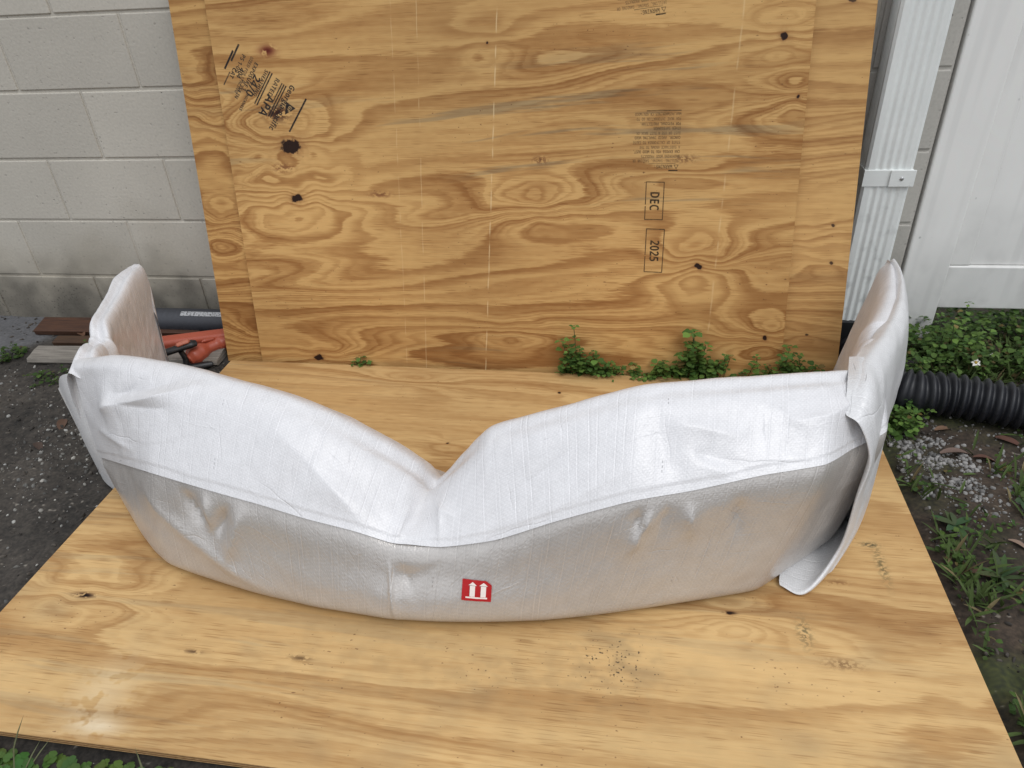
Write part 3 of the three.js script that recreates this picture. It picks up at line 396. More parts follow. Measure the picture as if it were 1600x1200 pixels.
{ // outer sheet: flange on the floor, wall, rolled top; back end to leading edge
  const st = [
    [[0.844, 0.03, 0.3], [0.869, 0.026, 0.3], [0.874, 0.12, 0.295], [0.872, 0.26, 0.29], [0.876, 0.36, 0.285], [0.87, 0.386, 0.285], [0.858, 0.372, 0.286]],
    [[0.834, 0.028, 0.42], [0.868, 0.026, 0.416], [0.876, 0.12, 0.41], [0.874, 0.26, 0.4], [0.868, 0.372, 0.39], [0.856, 0.394, 0.39], [0.839, 0.376, 0.39]],
    [[0.774, 0.026, 0.56], [0.83, 0.025, 0.558], [0.85, 0.12, 0.553], [0.85, 0.26, 0.55], [0.832, 0.375, 0.54], [0.814, 0.396, 0.535], [0.794, 0.378, 0.53]],
    [[0.704, 0.025, 0.7], [0.756, 0.024, 0.7], [0.784, 0.12, 0.69], [0.792, 0.26, 0.68], [0.774, 0.375, 0.68], [0.752, 0.394, 0.67], [0.729, 0.374, 0.66]],
    [[0.614, 0.024, 0.87], [0.694, 0.023, 0.88], [0.723, 0.1, 0.86], [0.735, 0.24, 0.83], [0.713, 0.37, 0.8], [0.687, 0.392, 0.79], [0.664, 0.384, 0.775]],
    [[0.56, 0.024, 0.98], [0.632, 0.023, 0.99], [0.684, 0.09, 0.95], [0.699, 0.23, 0.912], [0.689, 0.345, 0.892], [0.662, 0.392, 0.88], [0.636, 0.39, 0.874]],
    [[0.537, 0.024, 1.046], [0.577, 0.023, 1.063], [0.646, 0.082, 1.0], [0.66, 0.21, 0.982], [0.668, 0.292, 0.966], [0.638, 0.36, 0.95], [0.62, 0.366, 0.94]]];
  const lip = st[6].map(p => [p[0] - 0.002, p[1], p[2] - 0.002]);
  const inner = (k, d) => st[k].map((p, i) => [p[0] - d, p[1] + (i < 2 ? 0.007 : 0), p[2] - d * 0.5]);
  const rows = transpose([...st, inner(6, 0.007), inner(5, 0.009), inner(4, 0.01)]);
  mesh('end_flap', toPkg(skin(rows, 170, 90, { displace: (p, u) => (p.y > 0.04 && u < 0.62 ? -wob(p, 0.004) : 0) })), wrapFlap(), pkg); }
function wrapFlap() { return new THREE.MeshPhysicalMaterial({ color: lin(0.8, 0.8, 0.805), map: filmMap, roughness: 0.38, metalness: 0.1, bumpMap: weave, bumpScale: 0.004, clearcoat: 0.2, clearcoatRoughness: 0.4, side: THREE.DoubleSide }); }
{ // left end flap: thin folded sheet beside the corner, top edge sloping down
  const st = [[[-1.12, 0.27, 0.66], [-1.14, 0.17, 0.65], [-1.15, 0.006, 0.65]], [[-1.13, 0.262, 0.74], [-1.143, 0.14, 0.74], [-1.145, 0.005, 0.74]], [[-1.139, 0.248, 0.797], [-1.138, 0.125, 0.797], [-1.135, 0.004, 0.797]],
    [[-1.134, 0.252, 0.803], [-1.133, 0.125, 0.803], [-1.13, 0.004, 0.803]], [[-1.095, 0.297, 0.822], [-1.085, 0.14, 0.85], [-1.07, 0.004, 0.86]], [[-1.035, 0.315, 0.832], [-1.022, 0.15, 0.882], [-0.985, 0.006, 0.903]], [[-0.98, 0.31, 0.81], [-0.97, 0.15, 0.87], [-0.95, 0.006, 0.88]]];
  mesh('end_flap', toPkg(skin(transpose(st), 80, 40)), wrapFlap(), pkg); }
{ // red handling label: two up arrows over a bar
  const c = canvasOf(512, 352, (x) => { x.fillStyle = '#b3161c'; x.fillRect(0, 0, 512, 352); x.fillStyle = '#efe6e0'; for (const cx of [182, 372]) { x.beginPath(); x.moveTo(cx, 34); x.lineTo(cx - 74, 92); x.lineTo(cx + 74, 92); x.closePath(); x.fill(); x.fillRect(cx - 46, 92, 92, 186); x.fillStyle = '#5e1013'; x.fillRect(cx - 74, 92, 148, 5); x.fillRect(cx - 50, 97, 5, 181); x.fillStyle = '#efe6e0'; } x.fillRect(70, 282, 374, 26); });
  const t = new THREE.CanvasTexture(c); t.colorSpace = THREE.SRGBColorSpace; t.anisotropy = 8;
  const g = new THREE.PlaneGeometry(0.055, 0.04, 14, 12), p = g.attributes.position, X = new THREE.Vector3();
  for (let i = 0; i < p.count; i++) { // torn top right corner, then laid onto the film
    let x = p.getX(i), y = p.getY(i); const over = x / 0.0275 + y / 0.02 - 1.62; if (over > 0) { x -= over * 0.0275 * 0.5; y -= over * 0.02 * 0.5; }
    const cs = Math.cos(-0.05), sn = Math.sin(-0.05), tx = -0.0395 + x * cs - y * sn, ty = 0.112 + (x * sn + y * cs) * 0.93;
    let best = []; for (const col of LOW) for (const q of col) { if (q.z < 1.02) continue; const d = Math.hypot(q.x - tx, q.y - ty); if (d < 0.02) best.push([d, q.z]); }
    best.sort((m, n) => m[0] - n[0]); let zs = 0, ws = 0; for (const [d, z] of best.slice(0, 8)) { const w = 1 / (d * d + 1e-6); zs += z * w; ws += w; }
    p.setXYZ(i, tx, ty + 0.0008, zs / ws + 0.0018);
  }
  g.computeVertexNormals(); const lab = mesh('arrow_label', toPkg(g), std(lin(1, 1, 1), 0.45, { map: t, side: THREE.DoubleSide }), pkg); lab.userData.label = 'red label with two pale upward arrows over a bar'; }

// ------------------------------------------------------------------ things lying along the wall on the left
const plankMap = (seedv, L, D) => { const t = pixelTexture(512, 128, (u, v) => { const n = noise(u * 5 + seedv, v * 26) + 0.5 * noise(u * 16, v * 70 + seedv), f = noise(u * 60, v * 120); const k = Math.min(1, Math.max(0, 0.5 + 0.45 * n + 0.12 * f)); return [mix(D[0], L[0], k), mix(D[1], L[1], k), mix(D[2], L[2], k)]; }); t.wrapS = t.wrapT = THREE.RepeatWrapping; return t; };
const stripUV = (g) => { const p = g.attributes.position, n = g.attributes.normal, uv = g.attributes.uv; for (let i = 0; i < p.count; i++) uv.setXY(i, p.getX(i) * 2.2, (Math.abs(n.getY(i)) > 0.5 ? p.getZ(i) : p.getY(i)) * 9); return g; };
function plank(name, label, cat, len, h, w, pos, yaw, mat, roll = 0) { const g = new RoundedBoxGeometry(len, h, w, 2, Math.min(h, w) * 0.16); stripUV(g); const m = mesh(name, g, mat); m.position.set(...pos); m.rotation.set(roll, yaw, 0); return tag(m, label, cat); }
const brownA = std(lin(1, 1, 1), 0.7, { map: plankMap(3, [88, 56, 36], [54, 33, 22]) }), brownB = std(lin(1, 1, 1), 0.75, { map: plankMap(9, [86, 60, 38], [52, 36, 24]) }), greyW = std(lin(1, 1, 1), 0.8, { map: plankMap(14, [148, 142, 133], [100, 95, 88]) });
plank('brown_plank', 'dark reddish brown plank nearest the foot of the block wall', 'plank', 0.62, 0.02, 0.075, [-1.515, 0.026, 0.105], 0.02, brownA, 0.22);
plank('brown_plank', 'narrow weathered brown plank between the reddish plank and the grey batten', 'plank', 0.56, 0.02, 0.04, [-1.42, 0.018, 0.19], 0.03, brownB, 0.15);
{ const sh = new THREE.Shape([[-0.034, 0], [0.03, 0], [0.034, 0.006], [0.03, 0.017], [0.012, 0.02], [-0.012, 0.026], [-0.034, 0.027]].map(p => new THREE.Vector2(...p))); const g = new THREE.ExtrudeGeometry(sh, { depth: 0.655, bevelEnabled: true, bevelSize: 0.001, bevelThickness: 0.001, bevelSegments: 1 }); g.rotateY(Math.PI / 2); g.scale(1, 1, -1); g.index; const idx = g.toNonIndexed ? g : g; const p = idx.attributes.position; for (let i = 0; i < p.count; i += 3) { for (const A of ['position', 'normal', 'uv']) { const at = idx.attributes[A], k = at.itemSize; for (let c = 0; c < k; c++) { const a = at.array[(i + 1) * k + c]; at.array[(i + 1) * k + c] = at.array[(i + 2) * k + c]; at.array[(i + 2) * k + c] = a; } } } idx.computeVertexNormals(); stripUV(idx);
  const m = mesh('grey_batten', idx, greyW); m.position.set(-1.71, 0.006, 0.295); m.rotation.y = 0.04; tag(m, 'pale grey moulded wooden batten lying on the soil beside the package', 'batten'); }
{ // grey plastic pipe with a printed strip
  const printMap = canvasOf(1024, 256, (x) => { x.fillStyle = 'rgb(58,60,66)'; x.fillRect(0, 0, 1024, 256); const id = x.getImageData(0, 0, 1024, 256), d = id.data; for (let i = 0; i < d.length; i += 4) { const n = (rnd() - 0.5) * 10; d[i] += n; d[i + 1] += n; d[i + 2] += n; } x.putImageData(id, 0, 0); });
  const t = new THREE.CanvasTexture(printMap); t.colorSpace = THREE.SRGBColorSpace;
  const p = thing('grey_pipe', 'dark grey plastic pipe with a pale printed strip along the wall foot', 'pipe', [-1.05, 0.046, 0.085]);
  const out = new THREE.Shape(); out.absarc(0, 0, 0.042, 0, Math.PI * 2); const hole = new THREE.Path(); hole.absarc(0, 0, 0.036, 0, Math.PI * 2, true); out.holes.push(hole);
  const g = new THREE.ExtrudeGeometry(out, { depth: 0.72, bevelEnabled: false, curveSegments: 40 }); g.rotateY(Math.PI / 2); g.translate(-0.36, 0, 0);
  mesh('tube', g, std(lin(1, 1, 1), 0.5, { map: t }), p);
  const lc = canvasOf(1024, 96, (x) => { x.fillStyle = 'rgb(176,178,180)'; x.fillRect(0, 0, 1024, 96); const id = x.getImageData(0, 0, 1024, 96), d = id.data; for (let j = 0; j < 96; j++) for (let i = 0; i < 1024; i++) { const k = (j * 1024 + i) * 4, w = ss(0.2, 0.4, noise(i / 34, j / 16) + 0.5 * noise(i / 9, j / 7)); for (let c = 0; c < 3; c++) d[k + c] = mix(d[k + c], 70, w); } x.putImageData(id, 0, 0); });
  const lt = new THREE.CanvasTexture(lc); lt.colorSpace = THREE.SRGBColorSpace;
  const arc = new THREE.CylinderGeometry(0.0428, 0.0428, 0.2, 14, 1, true, 0, 0.42); arc.rotateZ(Math.PI / 2); arc.rotateX(0); 
  { const q = arc.attributes.position, uv = arc.attributes.uv; for (let i = 0; i < q.count; i++) uv.setXY(i, (q.getX(i) + 0.1) / 0.2, uv.getX(i)); }
  arc.rotateX(-0.9); arc.translate(-0.12, 0, 0); mesh('printed_strip', arc, std(lin(1, 1, 1), 0.6, { map: lt, side: THREE.DoubleSide }), p);
}
{ // orange garden tool: long flat shaft, lobed housing, black lever
  const org = std(lin(0.4, 0.085, 0.045), 0.38), orgLt = std(lin(0.5, 0.16, 0.1), 0.45), blk = std(lin(0.014, 0.014, 0.015), 0.4);
  const t = thing('orange_garden_tool', 'orange plastic garden tool with a black lever beside the plywood corner', 'garden tool', [-1.13, 0, 0.28]);
  const W = (x, y, z) => new THREE.Vector3(x + 1.13, y, z - 0.28);
  const blob = (pts, n = 60, m = 24, sy = 1) => { const c = new THREE.CatmullRomCurve3(pts.map(p => W(p[0], p[1], p[2]))), pos = [], idx = []; for (let i = 0; i <= n; i++) { const f = i / n, p = c.getPoint(f), tg = c.getTangent(f), k = f * (pts.length - 1), i0 = Math.min(pts.length - 2, Math.floor(k)), r = mix(pts[i0][3], pts[i0 + 1][3], ss(0, 1, k - i0)); const sd = new THREE.Vector3(-tg.z, 0, tg.x).normalize(), up = sd.clone().cross(tg).normalize(); for (let j = 0; j <= m; j++) { const a = j / m * Math.PI * 2; const q = p.clone().addScaledVector(sd, Math.cos(a) * r).addScaledVector(up, Math.sin(a) * r * sy); pos.push(q.x, q.y, q.z); if (i < n && j < m) { const e = i * (m + 1) + j; idx.push(e, e + m + 1, e + 1, e + 1, e + m + 1, e + m + 2); } } } const g = new THREE.BufferGeometry(); g.setAttribute('position', new THREE.Float32BufferAttribute(pos, 3)); g.setIndex(idx); g.computeVertexNormals(); return g; };
  const shaft = new RoundedBoxGeometry(0.66, 0.05, 0.046, 4, 0.014); shaft.rotateX(0.2); shaft.rotateY(0.32); { const w = W(-1.14, 0.052, 0.222); shaft.translate(w.x, w.y, w.z); } mesh('shaft', shaft, org, t);
  mesh('housing', blob([[-1.142, 0.03, 0.318, 0.002], [-1.138, 0.032, 0.312, 0.022], [-1.128, 0.036, 0.296, 0.031], [-1.115, 0.04, 0.274, 0.028], [-1.1, 0.042, 0.252, 0.019], [-1.088, 0.042, 0.236, 0.0195], [-1.075, 0.042, 0.22, 0.026], [-1.04, 0.042, 0.19, 0.026], [-1.0, 0.042, 0.17, 0.024]], 80), org, t);
  mesh('moulded_rib', blob([[-1.112, 0.068, 0.262, 0.002], [-1.106, 0.068, 0.252, 0.006], [-1.09, 0.064, 0.232, 0.006], [-1.084, 0.062, 0.226, 0.002]], 30, 12), org, t);
  mesh('lever', blob([[-1.205, 0.074, 0.362, 0.003], [-1.198, 0.075, 0.357, 0.014], [-1.15, 0.082, 0.328, 0.015], [-1.118, 0.086, 0.306, 0.017], [-1.107, 0.085, 0.297, 0.013], [-1.104, 0.084, 0.294, 0.002]], 50, 20, 0.7), blk, t);
  mesh('button', blob([[-1.152, 0.094, 0.333, 0.002], [-1.147, 0.095, 0.33, 0.009], [-1.122, 0.099, 0.312, 0.01], [-1.116, 0.098, 0.308, 0.002]], 30, 14, 0.7), orgLt, t);
  mesh('guard', blob([[-1.19, 0.06, 0.35, 0.009], [-1.19, 0.03, 0.35, 0.009], [-1.17, 0.012, 0.345, 0.009], [-1.145, 0.014, 0.335, 0.009], [-1.14, 0.04, 0.325, 0.009], [-1.146, 0.07, 0.326, 0.008]], 60, 12), blk, t);
  mesh('foot', blob([[-1.15, 0.014, 0.34, 0.002], [-1.145, 0.014, 0.338, 0.013], [-1.1, 0.012, 0.315, 0.013], [-1.07, 0.012, 0.3, 0.01], [-1.065, 0.012, 0.298, 0.002]], 30, 12), blk, t);
}

// ------------------------------------------------------------------ plants
function leafGeo(l, w, fold, tip = 0.75, seg = 3) { // one leaf along +z from the origin, folded along its midrib
  const p = [], ix = []; for (let i = 0; i <= seg; i++) { const t = i / seg, wd = w * Math.pow(Math.sin(Math.PI * Math.min(1, 0.08 + t * 0.92 * (0.6 + 0.4 * tip))), 0.8) * (i === seg ? 0.25 : 1), y = fold * wd + 0.18 * l * t * (1 - t) - 0.12 * l * t * t; p.push(-wd, y, t * l, 0, 0.18 * l * t * (1 - t) - 0.12 * l * t * t, t * l, wd, y, t * l); if (i < seg) { const k = i * 3; ix.push(k, k + 3, k + 1, k + 1, k + 3, k + 4, k + 1, k + 4, k + 2, k + 2, k + 4, k + 5); } }
  const g = new THREE.BufferGeometry(); g.setAttribute('position', new THREE.Float32BufferAttribute(p, 3)); g.setIndex(ix); g.computeVertexNormals(); return g;
}
const leafMat = new THREE.MeshPhysicalMaterial({ color: lin(1, 1, 1), vertexColors: true, roughness: 0.62, transmission: 0.18, thickness: 0, side: THREE.DoubleSide, specularIntensity: 0.35 });
const instLeafMat = new THREE.MeshPhysicalMaterial({ color: lin(1, 1, 1), roughness: 0.62, transmission: 0.18, thickness: 0, side: THREE.DoubleSide, specularIntensity: 0.35 });
const paint = (g, c) => { const n = g.attributes.position.count, a = new Float32Array(n * 3); for (let i = 0; i < n; i++) { a[3 * i] = c[0]; a[3 * i + 1] = c[1]; a[3 * i + 2] = c[2]; } g.setAttribute('color', new THREE.BufferAttribute(a, 3)); return g; };
let TONE = 1;
const greens = () => { const t = rnd(), b = TONE * rr(0.75, 1.35) * (rnd() < 0.06 ? 1.4 : 1); if (rnd() < 0.04) return [0.17 * b, 0.13 * b, 0.045 * b]; return [mix(0.055, 0.12, t) * b, mix(0.12, 0.2, t) * b, mix(0.026, 0.04, t) * b]; };
const M4 = new THREE.Matrix4(), Q = new THREE.Quaternion(), E3 = new THREE.Euler(), V1 = new THREE.Vector3(), V2 = new THREE.Vector3();
const place = (g, p, yaw, pitch, roll, s) => g.applyMatrix4(M4.compose(V1.set(...p), Q.setFromEuler(E3.set(pitch, yaw, roll, 'YXZ')), V2.set(s, s, s)));
const stemMat = std(lin(0.07, 0.09, 0.035), 0.7);
// leafy weed: a few stems, lobed leaf groups along and at the top of each
function weed(label, stems, cat = 'weed', group) { // stems: [x, z, height, lean x, lean z, leaf size, leaf groups]
  const c = stems[0], t = thing('leafy_weed', label, cat, [c[0], 0, c[1]], group), lv = [], sm = [];
  for (const [x, z, h, lx, lz, ls, n] of stems) {
    const y0 = groundY(x, z), cur = new THREE.CatmullRomCurve3([[x - c[0], y0 - 0.003, z - c[1]], [x - c[0] + lx * 0.3, y0 + h * 0.55, z - c[1] + lz * 0.3], [x - c[0] + lx, y0 + h, z - c[1] + lz]].map(p => new THREE.Vector3(...p)));
    sm.push(new THREE.TubeGeometry(cur, 6, 0.0011, 5));
    for (let k = 0; k < n; k++) { const f = n > 1 ? 0.25 + 0.75 * k / (n - 1) : 1, p = cur.getPoint(f), a0 = rnd() * 6.28, m = f > 0.9 ? 4 : 3, s = ls * rr(0.75, 1.25) * (1.1 - 0.25 * f);
      for (let q = 0; q < m; q++) { const g = leafGeo(1, 0.52, rr(0.05, 0.3), 0.7, 3), ya = a0 + q * 6.28 / m + rr(-0.35, 0.35), off = s * 0.35; paint(g, greens()); place(g, [p.x + Math.sin(ya) * off, p.y + rr(-0.002, 0.004), p.z + Math.cos(ya) * off], ya, rr(-0.35, 0.3), rr(-0.3, 0.3), s); lv.push(g); } }
  }
  const L = mesh('leaves', mergeGeometries(lv), leafMat, t); L.userData.kind = 'stuff';
  mesh('stems', mergeGeometries(sm), stemMat, t).userData.kind = 'stuff'; return t;
}
const clump = (x0, x1, z0, z1, n, hf, ls, g = 2) => { const s = []; for (let i = 0; i < n; i++) { const x = rr(x0, x1), h = hf((x - x0) / (x1 - x0)) * (rnd() < 0.16 ? rr(1.05, 1.4) : rr(0.4, 0.95)); s.push([x, rr(z0, z1), h, rr(-0.025, 0.025), rr(0.0, 0.03), ls * rr(0.6, 1.35), g + (h > 0.06 ? 2 : 0)]); } return s; };
const gap = [0.277, 0.287];
weed('tall leafy weed in the board seam, leftmost of the big clumps', clump(0.035, 0.125, ...gap, 22, t => 0.06 + 0.085 * Math.exp(-sq((t - 0.5) / 0.33)), 0.017), 'weed', undefined);
weed('low leafy weed in the plywood seam, between the two tall weeds', clump(0.11, 0.31, ...gap, 36, t => 0.078 - 0.022 * Math.min(1, t * 2.2), 0.0155));
weed('bushiest leafy weed, in the seam behind the right half of the package', [...clump(0.3, 0.475, ...gap, 34, t => 0.075 + 0.06 * Math.exp(-sq((t - 0.66) / 0.3)), 0.0175), [0.43, 0.284, 0.145, 0.006, 0.01, 0.016, 6], [0.415, 0.283, 0.125, -0.01, 0.01, 0.016, 5]]);
weed('small pale weed to the right of the bushiest weed', [[0.485, 0.284, 0.115, 0.01, 0.01, 0.0145, 4], [0.495, 0.282, 0.1, 0.012, 0.004, 0.014, 3], [0.48, 0.284, 0.09, 0.0, 0.01, 0.014, 3]]);
weed('low weeds in the seam near the right wing of the package', [...clump(0.53, 0.62, ...gap, 16, t => 0.065 + 0.02 * t, 0.0145), ...clump(0.625, 0.75, 0.272, 0.283, 28, t => 0.095, 0.0155)]);
weed('tiny weed alone in the seam behind the left half of the package', [[-0.585, 0.282, 0.06, 0.004, 0.004, 0.016, 3], [-0.578, 0.284, 0.046, 0.014, 0.006, 0.015, 2], [-0.592, 0.283, 0.04, -0.012, 0.006, 0.015, 2]]);
weed('tall weed at the foot of the white fence post', [...clump(1.09, 1.19, 0.1, 0.17, 18, t => 0.12 - 0.04 * Math.abs(t - 0.5), 0.014, 3), [1.14, 0.12, 0.19, 0.01, 0.01, 0.013, 6], [1.11, 0.13, 0.16, -0.03, 0.01, 0.013, 5]]);
weed('weed between the hose and the right edge of the plywood', [...clump(0.885, 0.95, 0.42, 0.5, 20, t => 0.055, 0.017, 2), [0.965, 0.45, 0.05, 0.02, 0.01, 0.014, 3]]);
TONE = 0.5;
weed('small yellowing weed on the soil left of the planks', [...clump(-1.83, -1.765, 0.23, 0.31, 10, t => 0.03, 0.013)]);
weed('low weed between the brown plank and the grey batten', [...clump(-1.57, -1.5, 0.225, 0.25, 8, t => 0.03, 0.012)]);
weed('faint low weed on the dark soil below the grey batten', [...clump(-1.62, -1.5, 0.37, 0.44, 12, t => 0.022, 0.011)]);
TONE = 1;
// broad rosette weeds by the right edge of the board
function rosette(label, x, z, n, l, w) { const t = thing('rosette_weed', label, 'weed', [x, groundY(x, z), z]); for (let i = 0; i < n; i++) { const g = leafGeo(1, w, 0.25, 0.85, 6); paint(g, [rr(0.04, 0.065), rr(0.075, 0.11), rr(0.028, 0.04)]); place(g, [0, rr(0.004, 0.012), 0], i * 2.4 + rr(-0.3, 0.3), rr(-0.55, -0.12), rr(-0.25, 0.25), l * rr(0.7, 1.15)); mesh('leaf', g, leafMat, t); } return t; }
rosette('broad leaved rosette weed beside the upper right edge of the flat board', 0.925, 0.83, 10, 0.045, 0.17);
rosette('rosette weed with long narrow leaves beside the lower right board edge', 0.965, 0.97, 12, 0.055, 0.1);
rosette('pale round leaved weed right of the gravel patch', 1.1, 0.75, 6, 0.04, 0.4);
rosette('dark leaved weed near the right picture edge below the gravel patch', 1.16, 0.8, 8, 0.055, 0.24);

// ground cover: many small leaves and grass blades, thick where the photograph shows it
const cover = [];
function scatter(n, x0, x1, z0, z1, den, fn) { let k = 0, tries = 0; while (k < n && tries < n * 12) { tries++; const x = rr(x0, x1), z = rr(z0, z1); if (underBoard(x, z)) continue; const d = den(x, z); if (rnd() > d) continue; fn(x, z, d); k++; } }
function inst(name, label, geo, mat, list, cat) { const m = new THREE.InstancedMesh(geo, mat, list.length); const col = new THREE.Color(); list.forEach((e, i) => { M4.compose(V1.set(...e.p), Q.setFromEuler(E3.set(e.r[0], e.r[1], e.r[2], 'YXZ')), V2.set(...(e.s.length ? e.s : [e.s, e.s, e.s]))); m.setMatrixAt(i, M4); m.setColorAt(i, col.setRGB(...e.c)); }); m.name = numbered(name); shadow(m); scene.add(m); return tag(m, label, cat || null, null, 'stuff'); }
const rightDen = (x, z) => { const back = ss(0.36, 0.28, z + 0.1 * noise(x * 6, z * 6)), edge = 0.75 * ss(0.14, 0.02, x - 0.87) * ss(0.5, 0.62, z), low = 0.9 * ss(0.95, 1.25, z + (1.1 - x) * 0.5) , mid = 0.45 * ss(-0.05, 0.35, fbm(x * 5 + 9, z * 5, 3)); const gravel = Math.exp(-sq((x - 0.97) / 0.1) - ((z - 0.6) / 0.13) ** 2), dirt = Math.exp(-sq((x - 1.05) / 0.18) - ((z - 0.5) / 0.05) ** 2) + 0.8 * Math.exp(-sq((x - 1.12) / 0.1) - ((z - 1.05) / 0.12) ** 2); return Math.min(1, Math.max(back, edge, low, mid)) * (1 - 0.9 * Math.min(1, gravel + dirt)); };
{ const L = [], B = []; 
  const leaf = (x, z) => { const back = ss(0.42, 0.25, z), h = rnd() * mix(0.02, 0.085, back); L.push({ p: [x, groundY(x, z) + h, z], r: [rr(-0.7, 0.35), rr(0, 6.28), rr(-0.4, 0.4)], s: rr(0.008, 0.0165) * mix(0.8, 1.1, back), c: greens().map(v => v * mix(0.6, 0.72, back)) }); };
  scatter(5200, 0.88, 1.75, -0.14, 0.4, (x, z) => rightDen(x, z) * ss(-0.35, 0.25, noise(x * 9, z * 9)), leaf); scatter(2700, 0.84, 1.5, 0.4, 1.7, (x, z) => rightDen(x, z) * ss(-0.3, 0.3, noise(x * 8 + 5, z * 8)), leaf);
  tag(inst('ground_cover_leaves', 'dense small leaved weeds and clover right of the board', leafGeo(1, 0.5, 0.2, 0.7, 3), instLeafMat, L), 'dense small leaved weeds and clover right of the board', 'weeds', null, 'stuff');
  scatter(3600, 0.84, 1.6, 0.0, 1.7, (x, z) => rightDen(x, z) * ss(-0.3, 0.3, noise(x * 7 + 3, z * 7) + 0.2), (x, z) => { const g = rr(0.7, 1.2), dry = rnd() < 0.12; B.push({ p: [x, groundY(x, z) - 0.002, z], r: [rr(-1.25, -0.25), rr(0, 6.28), rr(-0.3, 0.3)], s: [rr(0.0026, 0.004), 0.02, rr(0.03, 0.075)], c: dry ? [0.2 * g, 0.16 * g, 0.08 * g] : [0.08 * g, 0.12 * g, 0.034 * g] }); });
  inst('grass', 'thin grass blades among the weeds right of the board', leafGeo(1, 1, 0.1, 0.9, 4), instLeafMat, B, 'grass');
  const C = []; scatter(1500, -1.2, -0.2, 1.52, 1.85, (x, z) => ss(-0.28, -0.42, x + 0.06 * noise(x * 9, z * 9)) * ss(1.62, 1.5, z - 0.2), (x, z) => { const h = rr(0.004, 0.026) * ss(1.5, 1.62, z + 0.04), a = rr(0, 6.28), c = [rr(0.05, 0.085), rr(0.11, 0.16), rr(0.022, 0.035)], s = rr(0.008, 0.0135); for (let k = 0; k < 3; k++) C.push({ p: [x, h - 0.012, z], r: [rr(-0.35, 0.1), a + k * 2.09, rr(-0.2, 0.2)], s: [s * 1.1, s, s], c }); });
  inst('clover', 'clover growing below the front left corner of the flat board', leafGeo(1, 0.62, 0.12, 0.55, 4), instLeafMat, C, 'clover');
  const S = []; scatter(160, -1.2, -0.3, 1.54, 1.8, () => 1, (x, z) => S.push({ p: [x, -0.012, z], r: [rr(-1.5, -0.5), rr(0, 6.28), 0], s: [0.0016, 0.02, rr(0.04, 0.09)], c: [0.16, 0.17, 0.09] }));
  inst('stalks', 'pale thin stalks among the clover under the board edge', leafGeo(1, 1, 0.1, 0.9, 3), instLeafMat, S, 'stalks');
}
// ------------------------------------------------------------------ gravel, leaf litter, flowers, mat
{ const st = (v) => { let g = new THREE.IcosahedronGeometry(1, 1); g.deleteAttribute('uv'); g.deleteAttribute('normal'); g = mergeVertices(g, 1e-4); const p = g.attributes.position; for (let i = 0; i < p.count; i++) { const k = 1 + 0.28 * noise(p.getX(i) * 1.7 + v * 9, p.getY(i) * 1.7 + p.getZ(i) * 2.1 + v); p.setXYZ(i, p.getX(i) * k, p.getY(i) * k * 0.65, p.getZ(i) * k * 0.85); } g.computeVertexNormals(); return g; };
  const mat = std(lin(1, 1, 1), 0.85), A = [], B = [], D = [];
  const pc = () => { const b = 0.06 + 0.34 * Math.pow(rnd(), 1.6), w = rr(0.88, 1.0); return [b, b * mix(1, w, 0.4), b * w * 0.96]; };
  const leftDen = (x, z) => (1 - concreteAt(x, z)) * (0.12 + 0.9 * Math.exp(-sq((x + 1.28 + (z - 0.6) * -0.1) / 0.13) - ((z - 0.66) / 0.16) ** 2) + 0.25 * ss(0, 0.5, fbm(x * 5, z * 5, 3)));
  scatter(2600, -2.2, -0.6, 0.05, 1.6, leftDen, (x, z, d) => { const s = Math.pow(rnd(), 4.5) * 0.006 + 0.0011; A.push({ p: [x, groundY(x, z) + s * rr(-0.35, 0.2), z], r: [rr(0, 6), rr(0, 6), rr(0, 6)], s, c: pc() }); });
  inst('gravel', 'pale grit scattered over the dark soil left of the board', st(1), mat, A, 'gravel');
  scatter(1300, 0.84, 1.35, 0.4, 0.9, (x, z) => ss(-0.5, 0.3, noise(x * 26, z * 26)) * Math.exp(-sq((x - 0.965 - (z - 0.6) * 0.3) / 0.075) - ((z - 0.61) / 0.11) ** 2) + 0.03, (x, z) => { const s = Math.pow(rnd(), 3) * 0.0062 + 0.0016; B.push({ p: [x, groundY(x, z) + s * rr(-0.3, 0.3), z], r: [rr(0, 6), rr(0, 6), rr(0, 6)], s, c: (() => { const b = rr(0.09, 0.34); return [b, b * 0.97, b * 0.93]; })() }); });
  inst('gravel', 'patch of white gravel between the flat board and the weeds', st(2), mat, B, 'gravel');
  scatter(5200, -2.2, 2.0, -0.0, 1.9, () => 1, (x, z) => { if (x > -0.9 && x < 0.84) return; const s = Math.pow(rnd(), 2) * 0.005 + 0.0012, b = rr(0.02, 0.09); D.push({ p: [x, groundY(x, z) + s * 0.2, z], r: [rr(0, 6), rr(0, 6), rr(0, 6)], s: [s * rr(0.8, 2), s, s], c: [b, b * 0.86, b * 0.72] }); });
  inst('soil_crumbs', 'dark crumbs of soil and bark over the ground', st(3), mat, D, 'soil');
}
function deadLeaf(label, x, z, l, w, yaw, c, y = 0.004, pitch = 0) { const g = leafGeo(1, w, rr(0.3, 0.7), 0.85, 6), m = mesh('dead_leaf', g, std(lin(...c), 0.8, { side: THREE.DoubleSide })); m.position.set(x, groundY(x, z) + y, z); m.rotation.set(pitch, yaw, rr(-0.3, 0.3), 'YXZ'); m.scale.setScalar(l); return tag(m, label, 'dead leaf'); }
deadLeaf('curled tan leaf on the soil just below the hose', 1.0, 0.475, 0.05, 0.2, 1.9, [0.2, 0.12, 0.075]);
deadLeaf('long reddish leaf on the soil below the hose near the right edge', 1.13, 0.5, 0.06, 0.22, 1.1, [0.11, 0.05, 0.035]);
